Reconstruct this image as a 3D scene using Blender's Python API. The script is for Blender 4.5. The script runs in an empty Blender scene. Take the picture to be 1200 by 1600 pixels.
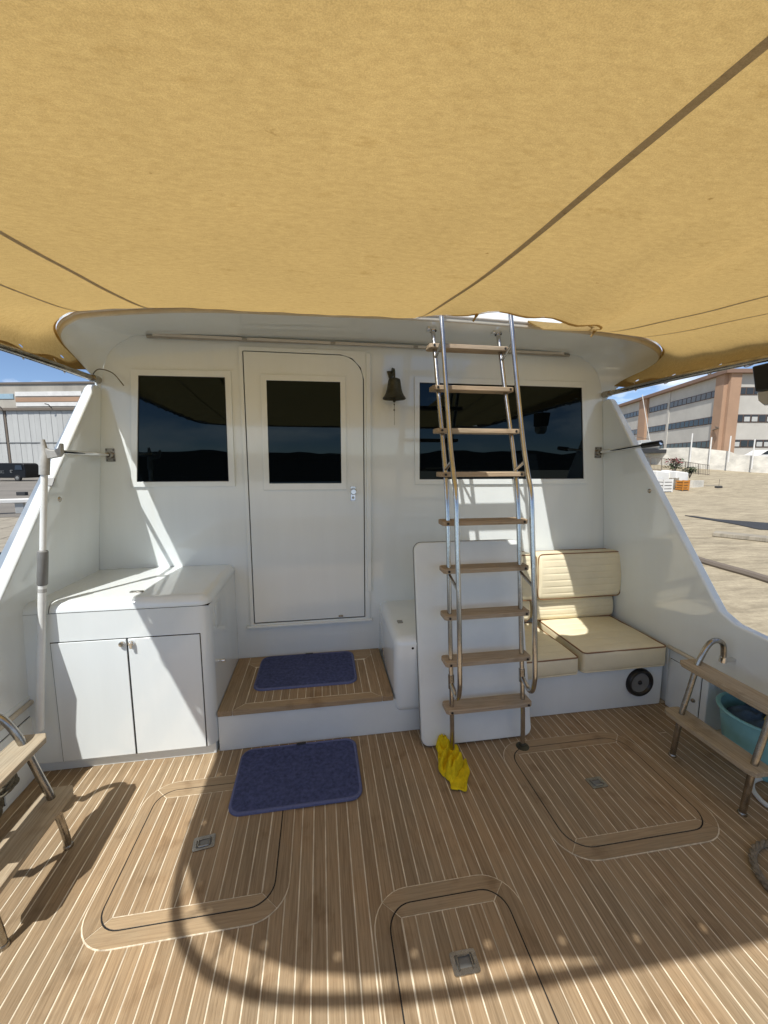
import bpy, bmesh, math, random
from mathutils import Vector, Matrix, noise
random.seed(7)
SC = bpy.context.scene
COL = SC.collection
R = math.radians

# ------------------------------------------------------------------ camera
EYE = Vector((0, 0, 1.55)); YAW = R(9.0883); PITCH = R(7.3524); FPX = 620.0
cd = bpy.data.cameras.new("camera"); cam = bpy.data.objects.new("camera", cd); COL.objects.link(cam)
cd.sensor_fit = 'HORIZONTAL'; cd.sensor_width = 36; cd.lens = FPX / 1200 * 36
cd.clip_start = 0.02; cd.clip_end = 20000
cam.location = EYE; cam.rotation_euler = (math.pi / 2 - PITCH, 0, -YAW)
SC.camera = cam

# ------------------------------------------------------------------ world, sun, exposure
SUNV = Vector((0.42, 0.52, -1.0)).normalized()          # direction the light travels
wd = bpy.data.worlds.new("World"); SC.world = wd; wd.use_nodes = True
nt = wd.node_tree; nt.nodes.clear()
n_out = nt.nodes.new("ShaderNodeOutputWorld"); n_bg = nt.nodes.new("ShaderNodeBackground")
n_sky = nt.nodes.new("ShaderNodeTexSky"); n_sky.sky_type = 'NISHITA'; n_sky.sun_disc = False
n_sky.sun_elevation = math.asin(-SUNV.z); n_sky.sun_rotation = math.atan2(-SUNV.x, -SUNV.y)
n_sky.altitude = 0; n_sky.air_density = 0.6; n_sky.dust_density = 0.05; n_sky.ozone_density = 2.0
n_bg.inputs['Strength'].default_value = 0.094
n_tc = nt.nodes.new("ShaderNodeTexCoord"); n_map = nt.nodes.new("ShaderNodeMapping")
n_map.inputs['Scale'].default_value = (1.6, 1.6, 5.0); n_map.inputs['Location'].default_value = (0.377, 4.549, 3.551)
n_noi = nt.nodes.new("ShaderNodeTexNoise"); n_noi.inputs['Scale'].default_value = 1.7; n_noi.inputs['Detail'].default_value = 9; n_noi.inputs['Roughness'].default_value = 0.6
n_rmp = nt.nodes.new("ShaderNodeValToRGB"); n_rmp.color_ramp.elements[0].position = 0.51; n_rmp.color_ramp.elements[1].position = 0.70
n_mix = nt.nodes.new("ShaderNodeMix"); n_mix.data_type = 'RGBA'
nt.links.new(n_tc.outputs['Generated'], n_map.inputs['Vector']); nt.links.new(n_map.outputs['Vector'], n_noi.inputs['Vector'])
nt.links.new(n_noi.outputs['Fac'], n_rmp.inputs['Fac']); nt.links.new(n_rmp.outputs['Color'], n_mix.inputs['Factor'])
nt.links.new(n_sky.outputs['Color'], n_mix.inputs['A']); n_mix.inputs['B'].default_value = (11.5, 11.5, 11.6, 1)
nt.links.new(n_mix.outputs['Result'], n_bg.inputs['Color']); nt.links.new(n_bg.outputs['Background'], n_out.inputs['Surface'])
sd = bpy.data.lights.new("sun", 'SUN'); sun = bpy.data.objects.new("sun", sd); COL.objects.link(sun)
sd.energy = 3.35; sd.angle = R(0.53); sd.color = (1.0, 0.965, 0.91)
sun.rotation_euler = SUNV.to_track_quat('-Z', 'Y').to_euler(); sun.location = (-8, -10, 20)
SC.view_settings.view_transform = 'Standard'; SC.view_settings.look = 'None'
SC.view_settings.exposure = 0.66; SC.view_settings.gamma = 1.0; SC.view_settings.use_curve_mapping = False
SC.cycles.max_bounces = 12; SC.cycles.diffuse_bounces = 6; SC.cycles.transmission_bounces = 8; SC.cycles.transparent_max_bounces = 8
try: SC.cycles.sample_clamp_indirect = 6.0
except Exception: pass

# ------------------------------------------------------------------ photo pixel (1200x1600) -> place
cR = Vector((math.cos(YAW), -math.sin(YAW), 0)); cF = Vector((math.sin(YAW) * math.cos(PITCH), math.cos(YAW) * math.cos(PITCH), -math.sin(PITCH))); cU = cR.cross(cF)
def ray(px, py): return cR * ((px - 600) / FPX) + cU * ((800 - py) / FPX) + cF
def oz(px, py, z=0.0): d = ray(px, py); return EYE + d * ((z - EYE.z) / d.z)
def oy(px, py, y): d = ray(px, py); return EYE + d * (y / d.y)
def ox(px, py, x): d = ray(px, py); return EYE + d * (x / d.x)

# ------------------------------------------------------------------ materials
def mat(name, base, rough=0.5, metal=0.0, var=0.0, vscale=6.0, stretch=(1, 1, 1), bump=0.0, bscale=80.0, coat=0.0, spec=0.5, objvar=0.0, var2=None):
    m = bpy.data.materials.new(name); m.use_nodes = True; t = m.node_tree; p = t.nodes['Principled BSDF']
    p.inputs['Base Color'].default_value = (*base, 1); p.inputs['Roughness'].default_value = rough; p.inputs['Metallic'].default_value = metal
    p.inputs['Coat Weight'].default_value = coat; p.inputs['Coat Roughness'].default_value = 0.04; p.inputs['Specular IOR Level'].default_value = spec
    tc = t.nodes.new("ShaderNodeTexCoord"); mp = t.nodes.new("ShaderNodeMapping"); mp.inputs['Scale'].default_value = stretch
    oi = t.nodes.new("ShaderNodeObjectInfo"); va = t.nodes.new("ShaderNodeVectorMath"); va.operation = 'SCALE'
    va.inputs[0].default_value = (37, 91, 53); t.links.new(oi.outputs['Random'], va.inputs['Scale'])
    ad = t.nodes.new("ShaderNodeVectorMath"); ad.operation = 'ADD'
    t.links.new(tc.outputs['Object'], ad.inputs[0]); t.links.new(va.outputs['Vector'], ad.inputs[1]); t.links.new(ad.outputs['Vector'], mp.inputs['Vector'])
    last = None
    if var > 0:
        nz = t.nodes.new("ShaderNodeTexNoise"); nz.inputs['Scale'].default_value = vscale; nz.inputs['Detail'].default_value = 6; nz.inputs['Roughness'].default_value = 0.65
        t.links.new(mp.outputs['Vector'], nz.inputs['Vector'])
        rp = t.nodes.new("ShaderNodeValToRGB"); rp.color_ramp.elements[0].position = 0.3; rp.color_ramp.elements[1].position = 0.72
        d2 = var2 if var2 else tuple(c * (1 - var) for c in base)
        rp.color_ramp.elements[0].color = (*d2, 1); rp.color_ramp.elements[1].color = (*[min(1, c * (1 + var * 0.35)) for c in base], 1)
        t.links.new(nz.outputs['Fac'], rp.inputs['Fac']); last = rp.outputs['Color']
    if objvar > 0:
        hs = t.nodes.new("ShaderNodeHueSaturation"); mr = t.nodes.new("ShaderNodeMapRange")
        mr.inputs['To Min'].default_value = 1 - objvar; mr.inputs['To Max'].default_value = 1 + objvar
        t.links.new(oi.outputs['Random'], mr.inputs['Value']); t.links.new(mr.outputs['Result'], hs.inputs['Value'])
        if last is not None: t.links.new(last, hs.inputs['Color'])
        else: hs.inputs['Color'].default_value = (*base, 1)
        last = hs.outputs['Color']
    if last is not None: t.links.new(last, p.inputs['Base Color'])
    if bump > 0:
        nb = t.nodes.new("ShaderNodeTexNoise"); nb.inputs['Scale'].default_value = bscale; nb.inputs['Detail'].default_value = 4
        t.links.new(mp.outputs['Vector'], nb.inputs['Vector'])
        bp = t.nodes.new("ShaderNodeBump"); bp.inputs['Strength'].default_value = bump; bp.inputs['Distance'].default_value = 0.01
        t.links.new(nb.outputs['Fac'], bp.inputs['Height']); t.links.new(bp.outputs['Normal'], p.inputs['Normal'])
    m['tail'] = 1
    return m

def teak(name, base, dark, axis='Y', objvar=0.11):
    m = bpy.data.materials.new(name); m.use_nodes = True; t = m.node_tree; p = t.nodes['Principled BSDF']; L = t.links
    p.inputs['Roughness'].default_value = 0.72; p.inputs['Specular IOR Level'].default_value = 0.3
    tc = t.nodes.new("ShaderNodeTexCoord"); oi = t.nodes.new("ShaderNodeObjectInfo")
    va = t.nodes.new("ShaderNodeVectorMath"); va.operation = 'SCALE'; va.inputs[0].default_value = (37, 91, 53); L.new(oi.outputs['Random'], va.inputs['Scale'])
    ad = t.nodes.new("ShaderNodeVectorMath"); ad.operation = 'ADD'; L.new(tc.outputs['Object'], ad.inputs[0]); L.new(va.outputs['Vector'], ad.inputs[1])
    mp = t.nodes.new("ShaderNodeMapping"); mp.inputs['Scale'].default_value = (1, 0.035, 1) if axis == 'Y' else (0.035, 1, 1)
    L.new(ad.outputs['Vector'], mp.inputs['Vector'])
    g1 = t.nodes.new("ShaderNodeTexNoise"); g1.inputs['Scale'].default_value = 170; g1.inputs['Detail'].default_value = 5; g1.inputs['Roughness'].default_value = 0.6; g1.inputs['Distortion'].default_value = 0.4
    L.new(mp.outputs['Vector'], g1.inputs['Vector'])
    rp = t.nodes.new("ShaderNodeValToRGB"); rp.color_ramp.elements[0].position = 0.33; rp.color_ramp.elements[1].position = 0.62
    rp.color_ramp.elements[0].color = (*dark, 1); rp.color_ramp.elements[1].color = (*base, 1); L.new(g1.outputs['Fac'], rp.inputs['Fac'])
    # weathering: grey silvered and reddish worn areas across the whole deck
    g2 = t.nodes.new("ShaderNodeTexNoise"); g2.inputs['Scale'].default_value = 2.3; g2.inputs['Detail'].default_value = 8; g2.inputs['Roughness'].default_value = 0.62
    gp = t.nodes.new("ShaderNodeNewGeometry"); L.new(gp.outputs['Position'], g2.inputs['Vector'])
    r2 = t.nodes.new("ShaderNodeValToRGB"); r2.color_ramp.elements[0].position = 0.36; r2.color_ramp.elements[1].position = 0.68
    r2.color_ramp.elements[0].color = (0.93, 0.95, 0.97, 1); r2.color_ramp.elements[1].color = (1.08, 0.99, 0.90, 1); L.new(g2.outputs['Fac'], r2.inputs['Fac'])
    mu = t.nodes.new("ShaderNodeMix"); mu.data_type = 'RGBA'; mu.blend_type = 'MULTIPLY'; mu.inputs['Factor'].default_value = 1
    L.new(rp.outputs['Color'], mu.inputs['A']); L.new(r2.outputs['Color'], mu.inputs['B'])
    # sparse stains
    g3 = t.nodes.new("ShaderNodeTexNoise"); g3.inputs['Scale'].default_value = 7.0; g3.inputs['Detail'].default_value = 5; L.new(gp.outputs['Position'], g3.inputs['Vector'])
    r3 = t.nodes.new("ShaderNodeValToRGB"); r3.color_ramp.elements[0].position = 0.24; r3.color_ramp.elements[1].position = 0.42
    r3.color_ramp.elements[0].color = (0.62, 0.56, 0.5, 1); r3.color_ramp.elements[1].color = (1, 1, 1, 1); L.new(g3.outputs['Fac'], r3.inputs['Fac'])
    m2 = t.nodes.new("ShaderNodeMix"); m2.data_type = 'RGBA'; m2.blend_type = 'MULTIPLY'; m2.inputs['Factor'].default_value = 1
    L.new(mu.outputs['Result'], m2.inputs['A']); L.new(r3.outputs['Color'], m2.inputs['B'])
    hs = t.nodes.new("ShaderNodeHueSaturation"); mr = t.nodes.new("ShaderNodeMapRange"); mr.inputs['To Min'].default_value = 1 - objvar; mr.inputs['To Max'].default_value = 1 + objvar
    L.new(oi.outputs['Random'], mr.inputs['Value']); L.new(mr.outputs['Result'], hs.inputs['Value']); L.new(m2.outputs['Result'], hs.inputs['Color'])
    L.new(hs.outputs['Color'], p.inputs['Base Color'])
    bp = t.nodes.new("ShaderNodeBump"); bp.inputs['Strength'].default_value = 0.35; bp.inputs['Distance'].default_value = 0.004
    L.new(g1.outputs['Fac'], bp.inputs['Height']); L.new(bp.outputs['Normal'], p.inputs['Normal'])
    return m

M = {}
M['gel'] = mat("white_gelcoat", (0.775, 0.835, 0.845), 0.10, var=0.04, vscale=2.4, stretch=(2.6, 2.6, 0.3), coat=0.7, bump=0.03, bscale=4)
M['gelm'] = mat("matt_white_paint", (0.755, 0.815, 0.825), 0.4, var=0.06, vscale=3)
M['panel'] = mat("white_vinyl_panel", (0.785, 0.83, 0.82), 0.35, var=0.06, vscale=5, bump=0.03, bscale=40)
M['gap'] = mat("dark_seam", (0.012, 0.012, 0.012), 0.9)
M['teak'] = teak("weathered_teak", (0.365, 0.275, 0.172), (0.245, 0.178, 0.106))
M['teakx'] = teak("weathered_teak_cross", (0.405, 0.312, 0.198), (0.305, 0.23, 0.143), axis='X')
M['teakgx'] = teak("grey_weathered_teak_cross", (0.44, 0.36, 0.26), (0.29, 0.23, 0.16), axis='X', objvar=0.10)
M['teakg'] = teak("grey_weathered_teak", (0.45, 0.385, 0.28), (0.30, 0.25, 0.175), objvar=0.06)
M['caulk'] = mat("pale_caulk", (0.74, 0.67, 0.53), 0.8, var=0.7, vscale=9, stretch=(6, 1, 1), var2=(0.40, 0.34, 0.25))
M['glass'] = mat("dark_tinted_glass", (0.002, 0.003, 0.004), 0.01, spec=0.30); M['glass'].node_tree.nodes['Principled BSDF'].inputs['Specular Tint'].default_value = (0.62, 0.85, 1.0, 1)
M['steel'] = mat("stainless_steel", (0.56, 0.555, 0.54), 0.16, metal=1.0, var=0.2, vscale=14, bump=0.03, bscale=60)
M['steelw'] = mat("worn_steel", (0.44, 0.41, 0.36), 0.27, metal=1.0, var=0.45, vscale=18, bump=0.06, bscale=70)
M['chrome'] = mat("chrome", (0.72, 0.72, 0.72), 0.07, metal=1.0)
M['bronze'] = mat("tarnished_bronze", (0.075, 0.075, 0.05), 0.5, metal=0.55, var=0.55, vscale=22, bump=0.12, bscale=50)
M['mat'] = mat("navy_carpet", (0.115, 0.140, 0.30), 0.97, var=0.45, vscale=55, bump=0.9, bscale=420, spec=0.1)
M['matb'] = mat("navy_carpet_binding", (0.14, 0.165, 0.32), 0.85, var=0.2, vscale=90, bump=0.4, bscale=300, spec=0.2)
M['cream'] = mat("cream_vinyl", (0.77, 0.70, 0.50), 0.42, var=0.10, vscale=6, bump=0.05, bscale=120)
M['pipe'] = mat("brown_piping", (0.24, 0.125, 0.055), 0.55)
M['yellow'] = mat("yellow_cloth", (0.80, 0.62, 0.015), 0.85, var=0.3, vscale=30, bump=0.5, bscale=160, spec=0.2)
M['tub'] = mat("turquoise_plastic", (0.22, 0.50, 0.55), 0.38, var=0.25, vscale=5)
M['denim'] = mat("dark_blue_cloth", (0.07, 0.12, 0.19), 0.9, var=0.4, vscale=18, bump=0.5, bscale=150, spec=0.2)
M['rope'] = mat("weathered_rope", (0.30, 0.265, 0.21), 0.9, var=0.4, vscale=60, bump=0.8, bscale=260, spec=0.15)
M['ropeg'] = mat("grey_rope", (0.18, 0.165, 0.12), 0.9, var=0.5, vscale=60, bump=0.8, bscale=260, spec=0.15)
M['black'] = mat("black_plastic", (0.014, 0.014, 0.015), 0.35, var=0.2, vscale=20)
M['grey'] = mat("grey_plastic", (0.20, 0.205, 0.20), 0.5, var=0.15, vscale=20)
M['lgrey'] = mat("light_grey_plastic", (0.42, 0.43, 0.42), 0.5, var=0.2, vscale=30, bump=0.06, bscale=100)
M['wpole'] = mat("white_pole_paint", (0.74, 0.77, 0.76), 0.35, var=0.12, vscale=9)
M['trim'] = mat("beige_trim", (0.60, 0.56, 0.46), 0.5, var=0.2, vscale=9)
M['wtrim'] = mat("white_trim", (0.66, 0.63, 0.57), 0.4, var=0.12, vscale=9)
M['strip'] = mat("track_metal", (0.36, 0.34, 0.29), 0.5, metal=0.0, var=0.2, vscale=10)
M['lens'] = mat("grey_lens", (0.45, 0.47, 0.48), 0.15, coat=0.5)

def awning_mat(name, col, trans, mixf, holes=False):
    m = bpy.data.materials.new(name); m.use_nodes = True; t = m.node_tree; L = t.links; t.nodes.remove(t.nodes['Principled BSDF'])
    out = t.nodes['Material Output']; di = t.nodes.new("ShaderNodeBsdfDiffuse"); tr = t.nodes.new("ShaderNodeBsdfTranslucent"); mx = t.nodes.new("ShaderNodeMixShader")
    mx.inputs['Fac'].default_value = mixf; L.new(di.outputs[0], mx.inputs[1]); L.new(tr.outputs[0], mx.inputs[2])
    tc = t.nodes.new("ShaderNodeTexCoord")
    def nz(scale, stretch, det=6, rough=0.65):
        mp = t.nodes.new("ShaderNodeMapping"); mp.inputs['Scale'].default_value = stretch; L.new(tc.outputs['Object'], mp.inputs['Vector'])
        n = t.nodes.new("ShaderNodeTexNoise"); n.inputs['Scale'].default_value = scale; n.inputs['Detail'].default_value = det; n.inputs['Roughness'].default_value = rough
        L.new(mp.outputs['Vector'], n.inputs['Vector']); return n
    def ramp(n, p0, c0, p1, c1):
        r = t.nodes.new("ShaderNodeValToRGB"); r.color_ramp.elements[0].position = p0; r.color_ramp.elements[1].position = p1
        r.color_ramp.elements[0].color = (*c0, 1); r.color_ramp.elements[1].color = (*c1, 1); L.new(n.outputs['Fac'], r.inputs['Fac']); return r
    def mul(a, b):
        q = t.nodes.new("ShaderNodeMix"); q.data_type = 'RGBA'; q.blend_type = 'MULTIPLY'; q.inputs['Factor'].default_value = 1; L.new(a, q.inputs['A']); L.new(b, q.inputs['B']); return q.outputs['Result']
    a = ramp(nz(2.2, (1, 1, 1), 8), 0.3, (0.95, 0.94, 0.92), 0.7, (1.03, 1.02, 1.0))            # broad weathering
    b = ramp(nz(70, (0.6, 1.4, 1), 5), 0.3, (0.88, 0.86, 0.83), 0.7, (1.06, 1.06, 1.06))         # weave streaks
    c = ramp(nz(11, (0.9, 1.7, 1), 8, 0.75), 0.27, (0.82, 0.78, 0.70), 0.42, (1, 1, 1))            # mildew smudges
    d = ramp(nz(520, (1, 1, 1), 3), 0.3, (0.80, 0.80, 0.80), 0.7, (1.13, 1.13, 1.13))
    e = ramp(nz(26, (1, 1, 1), 4, 0.6), 0.2, (0.55, 0.48, 0.38), 0.29, (1, 1, 1))                  # small dark specks
    v = mul(mul(mul(a.outputs['Color'], b.outputs['Color']), mul(c.outputs['Color'], d.outputs['Color'])), e.outputs['Color'])
    for node, cc in ((di, col), (tr, trans)):
        q = t.nodes.new("ShaderNodeMix"); q.data_type = 'RGBA'; q.blend_type = 'MULTIPLY'; q.inputs['Factor'].default_value = 1
        L.new(v, q.inputs['A']); q.inputs['B'].default_value = (*cc, 1); L.new(q.outputs['Result'], node.inputs['Color'])
    bn = nz(300, (1, 1, 1), 2); bp = t.nodes.new("ShaderNodeBump"); bp.inputs['Strength'].default_value = 0.25; bp.inputs['Distance'].default_value = 0.003
    L.new(bn.outputs['Fac'], bp.inputs['Height']); L.new(bp.outputs['Normal'], di.inputs['Normal'])
    res = mx.outputs[0]
    if holes:                                                   # real holes: brass grommets let light through
        uv = t.nodes.new("ShaderNodeSeparateXYZ"); L.new(tc.outputs['UV'], uv.inputs[0])
        def mth(op, a, b=None):
            q = t.nodes.new("ShaderNodeMath"); q.operation = op
            for i, w in enumerate((a, b)):
                if w is None: continue
                if isinstance(w, (int, float)): q.inputs[i].default_value = w
                else: L.new(w, q.inputs[i])
            return q.outputs[0]
        def dots(across, d0, size, along, cnt, per):
            x = mth('SUBTRACT', mth('MULTIPLY', across, size), d0); y = mth('MULTIPLY', mth('SUBTRACT', mth('FRACT', mth('MULTIPLY', along, cnt)), 0.5), per)
            return mth('LESS_THAN', mth('ADD', mth('MULTIPLY', x, x), mth('MULTIPLY', y, y)), 0.0085 ** 2)
        U, V = uv.outputs[0], uv.outputs[1]
        h = mth('MAXIMUM', dots(mth('MINIMUM', U, mth('SUBTRACT', 1.0, U)), 0.085, 3.7, V, 9, 0.27), dots(mth('SUBTRACT', 1.0, V), 0.06, 2.35, U, 15, 0.23))
        tp = t.nodes.new("ShaderNodeBsdfTransparent"); m3 = t.nodes.new("ShaderNodeMixShader"); L.new(h, m3.inputs['Fac']); L.new(res, m3.inputs[1]); L.new(tp.outputs[0], m3.inputs[2]); res = m3.outputs[0]
    L.new(res, out.inputs['Surface'])
    return m
M['awn'] = awning_mat("tan_awning_canvas", (0.50, 0.375, 0.175), (0.578, 0.398, 0.150), 0.5, holes=True)
M['awn2'] = awning_mat("tan_awning_double_canvas", (0.36, 0.26, 0.13), (0.34, 0.23, 0.11), 0.3)
M['seam'] = awning_mat("grey_webbing", (0.46, 0.43, 0.36), (0.47, 0.41, 0.31), 0.45)

M['quay'] = mat("tan_concrete", (0.50, 0.415, 0.26), 0.9, var=0.42, vscale=0.9, stretch=(0.45, 1.9, 1), bump=0.25, bscale=6)
def ground_mat(name, c1, c2, c3):
    m = bpy.data.materials.new(name); m.use_nodes = True; t = m.node_tree; L = t.links; p = t.nodes['Principled BSDF']; p.inputs['Roughness'].default_value = 0.92; p.inputs['Specular IOR Level'].default_value = 0.2
    tc = t.nodes.new("ShaderNodeTexCoord"); prev = None
    for sc, st, lo, hi, a, b in ((0.35, (0.6, 1.6, 1), 0.3, 0.7, c2, c1), (2.6, (0.5, 2.0, 1), 0.33, 0.66, (0.62, 0.60, 0.56), (1.12, 1.10, 1.04)), (22, (1, 1, 1), 0.3, 0.62, (0.80, 0.79, 0.77), (1.06, 1.06, 1.06)), (0.9, (0.25, 3.2, 1), 0.24, 0.38, c3, (1, 1, 1))):
        mp = t.nodes.new("ShaderNodeMapping"); mp.inputs['Scale'].default_value = st; mp.inputs['Rotation'].default_value = (0, 0, 0.35); L.new(tc.outputs['Object'], mp.inputs['Vector'])
        n = t.nodes.new("ShaderNodeTexNoise"); n.inputs['Scale'].default_value = sc; n.inputs['Detail'].default_value = 8; n.inputs['Roughness'].default_value = 0.68; n.inputs['Distortion'].default_value = 0.5; L.new(mp.outputs['Vector'], n.inputs['Vector'])
        r = t.nodes.new("ShaderNodeValToRGB"); r.color_ramp.elements[0].position = lo; r.color_ramp.elements[1].position = hi; r.color_ramp.elements[0].color = (*a, 1); r.color_ramp.elements[1].color = (*b, 1); L.new(n.outputs['Fac'], r.inputs['Fac'])
        if prev is None: prev = r.outputs['Color']
        else:
            q = t.nodes.new("ShaderNodeMix"); q.data_type = 'RGBA'; q.blend_type = 'MULTIPLY'; q.inputs['Factor'].default_value = 1; L.new(prev, q.inputs['A']); L.new(r.outputs['Color'], q.inputs['B']); prev = q.outputs['Result']
    L.new(prev, p.inputs['Base Color']); return m
M['quay'] = ground_mat("tan_concrete_worn", (0.46, 0.40, 0.295), (0.36, 0.313, 0.23), (0.42, 0.40, 0.37))
M['asph'] = mat("grey_asphalt", (0.215, 0.195, 0.165), 0.9, var=0.35, vscale=0.12, stretch=(1, 2, 1), bump=0.2, bscale=6)
M['water'] = mat("dark_harbour_water", (0.004, 0.008, 0.011), 0.05, bump=0.25, bscale=1.2)
M['hill'] = mat("dark_hill", (0.018, 0.022, 0.022), 1.0, spec=0.0, var=0.3, vscale=0.004)
M['cwall'] = mat("pale_cream_render", (0.52, 0.50, 0.45), 0.9, var=0.14, vscale=0.4)
M['salmon'] = mat("salmon_render", (0.40, 0.255, 0.165), 0.9, var=0.12, vscale=0.4)
M['brown'] = mat("brown_fascia", (0.22, 0.14, 0.10), 0.8)
M['conc'] = mat("grey_concrete", (0.42, 0.39, 0.33), 0.9, var=0.3, vscale=0.35, stretch=(1, 1, 0.4))
M['gate'] = mat("grey_gate_paint", (0.50, 0.505, 0.48), 0.7, var=0.15, vscale=0.35, stretch=(1.5, 1.5, 0.4))
M['white'] = mat("white_paint", (0.74, 0.73, 0.69), 0.6, var=0.12, vscale=1.2)
M['wallw'] = mat("whitewashed_wall", (0.70, 0.67, 0.59), 0.9, var=0.35, vscale=0.9, stretch=(1, 1, 1.5))
M['glassb'] = mat("far_window_glass", (0.025, 0.03, 0.035), 0.08)
M['frameb'] = mat("brown_window_frame", (0.10, 0.065, 0.05), 0.6)
M['vanp'] = mat("black_van_paint", (0.006, 0.006, 0.007), 0.35, spec=0.25)
M['tyre'] = mat("black_rubber", (0.02, 0.02, 0.02), 0.8)
M['orange'] = mat("orange_plastic", (0.55, 0.22, 0.03), 0.6, var=0.15)
M['leaf'] = mat("green_leaf", (0.06, 0.09, 0.035), 0.7, objvar=0.2, var=0.3)
M['pink'] = mat("red_flower", (0.28, 0.05, 0.06), 0.7)
M['iron'] = mat("rusty_iron", (0.16, 0.13, 0.10), 0.7)
M['gwood'] = mat("grey_timber", (0.34, 0.30, 0.23), 0.9, var=0.4, vscale=2, stretch=(1, 6, 1))
M['blue'] = mat("faded_blue_paint", (0.33, 0.47, 0.55), 0.7, var=0.25, vscale=0.8)
M['dark'] = mat("dark_parts_and_shadow", (0.035, 0.036, 0.038), 0.7, var=0.2)  # shared by real dark parts and the painted shadow on the quay

# ------------------------------------------------------------------ mesh helpers
class MB:
    def __init__(s): s.v = []; s.f = []
    def add(s, vs, fs):
        o = len(s.v); s.v += [tuple(p) for p in vs]; s.f += [tuple(i + o for i in f) for f in fs]; return s
    def box(s, x0, x1, y0, y1, z0, z1, mx=None):
        vs = [Vector((x, y, z)) for z in (z0, z1) for y in (y0, y1) for x in (x0, x1)]
        if mx is not None: vs = [mx @ p for p in vs]
        return s.add(vs, [(0, 2, 3, 1), (4, 5, 7, 6), (0, 1, 5, 4), (2, 6, 7, 3), (0, 4, 6, 2), (1, 3, 7, 5)])
    def prism(s, pts, f):                       # pts: 2D outline; f(a, b, k) -> point on face k (0 or 1)
        n = len(pts); a = [f(x, y, 0) for x, y in pts]; b = [f(x, y, 1) for x, y in pts]
        return s.add(a + b, [tuple(range(n))[::-1], tuple(range(n, 2 * n))] + [(i, (i + 1) % n, n + (i + 1) % n, n + i) for i in range(n)])
    def ring(s, outer, inner, f):               # picture-frame ring between two outlines of equal count
        n = len(outer); P = [f(*p, 0) for p in outer] + [f(*p, 1) for p in outer] + [f(*p, 0) for p in inner] + [f(*p, 1) for p in inner]
        F = []
        for i in range(n):
            j = (i + 1) % n
            F += [(i, j, n + j, n + i), (n + i, n + j, 3 * n + j, 3 * n + i), (2 * n + j, 2 * n + i, 3 * n + i, 3 * n + j), (j, i, 2 * n + i, 2 * n + j)]
        return s.add(P, F)
    def tube(s, pts, r, n=10, cap=True, closed=False):
        pts = [Vector(p) for p in pts]; m = len(pts); rs = r if isinstance(r, (list, tuple)) else [r] * m
        up = None; vs = []
        for i, p in enumerate(pts):
            if closed: d = pts[(i + 1) % m] - pts[i - 1]
            else: d = pts[min(i + 1, m - 1)] - pts[max(i - 1, 0)]
            d.normalize()
            if up is None: up = Vector((0, 0, 1)) if abs(d.z) < 0.9 else Vector((1, 0, 0))
            a = d.cross(up)
            if a.length < 1e-5: a = d.cross(Vector((0, 1, 0)))
            a.normalize(); b = a.cross(d); up = b
            for k in range(n):
                t = 2 * math.pi * k / n; vs.append(p + (a * math.cos(t) + b * math.sin(t)) * rs[i])
        F = []
        for i in range(m if closed else m - 1):
            j = (i + 1) % m
            F += [(i * n + k, i * n + (k + 1) % n, j * n + (k + 1) % n, j * n + k) for k in range(n)]
        if cap and not closed: F += [tuple(range(n))[::-1], tuple((m - 1) * n + k for k in range(n))]
        return s.add(vs, F)
    def lathe(s, prof, n=24, mx=None):
        vs = []; m = len(prof)
        for r, z in prof:
            for k in range(n):
                t = 2 * math.pi * k / n; p = Vector((r * math.cos(t), r * math.sin(t), z)); vs.append(mx @ p if mx is not None else p)
        F = [(i * n + k, i * n + (k + 1) % n, (i + 1) * n + (k + 1) % n, (i + 1) * n + k) for i in range(m - 1) for k in range(n)]
        return s.add(vs, F)
    def grid(s, P, closed=False):
        nu, nv = len(P), len(P[0]); return s.add([p for row in P for p in row], [(i * nv + j, i * nv + j + 1, (i + 1) * nv + j + 1, (i + 1) * nv + j) for i in range(nu - 1) for j in range(nv - 1)])
    def mesh(s, name, m, smooth=False, fix=True):
        me = bpy.data.meshes.new(name); me.from_pydata(s.v, [], s.f)
        if fix:
            bm = bmesh.new(); bm.from_mesh(me); bmesh.ops.recalc_face_normals(bm, faces=bm.faces); bm.to_mesh(me); bm.free()
        me.materials.append(m)
        if smooth:
            me.shade_smooth()
            if smooth != 'all': me.set_sharp_from_angle(angle=R(38))
        return me
    def build(s, name, m, parent=None, smooth=False, bevel=0.0, seg=2, fix=True):
        o = bpy.data.objects.new(name, s.mesh(name, m, smooth or bevel > 0, fix)); COL.objects.link(o)
        if bevel > 0:
            b = o.modifiers.new("bevel", 'BEVEL'); b.width = bevel; b.segments = seg; b.limit_method = 'ANGLE'; b.angle_limit = R(40); b.harden_normals = True
        if parent is not None: o.parent = parent; o.matrix_parent_inverse = parent.matrix_world.inverted() if False else Matrix.Translation(-parent.location) if parent.get('raw') else Matrix()
        return o

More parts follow.
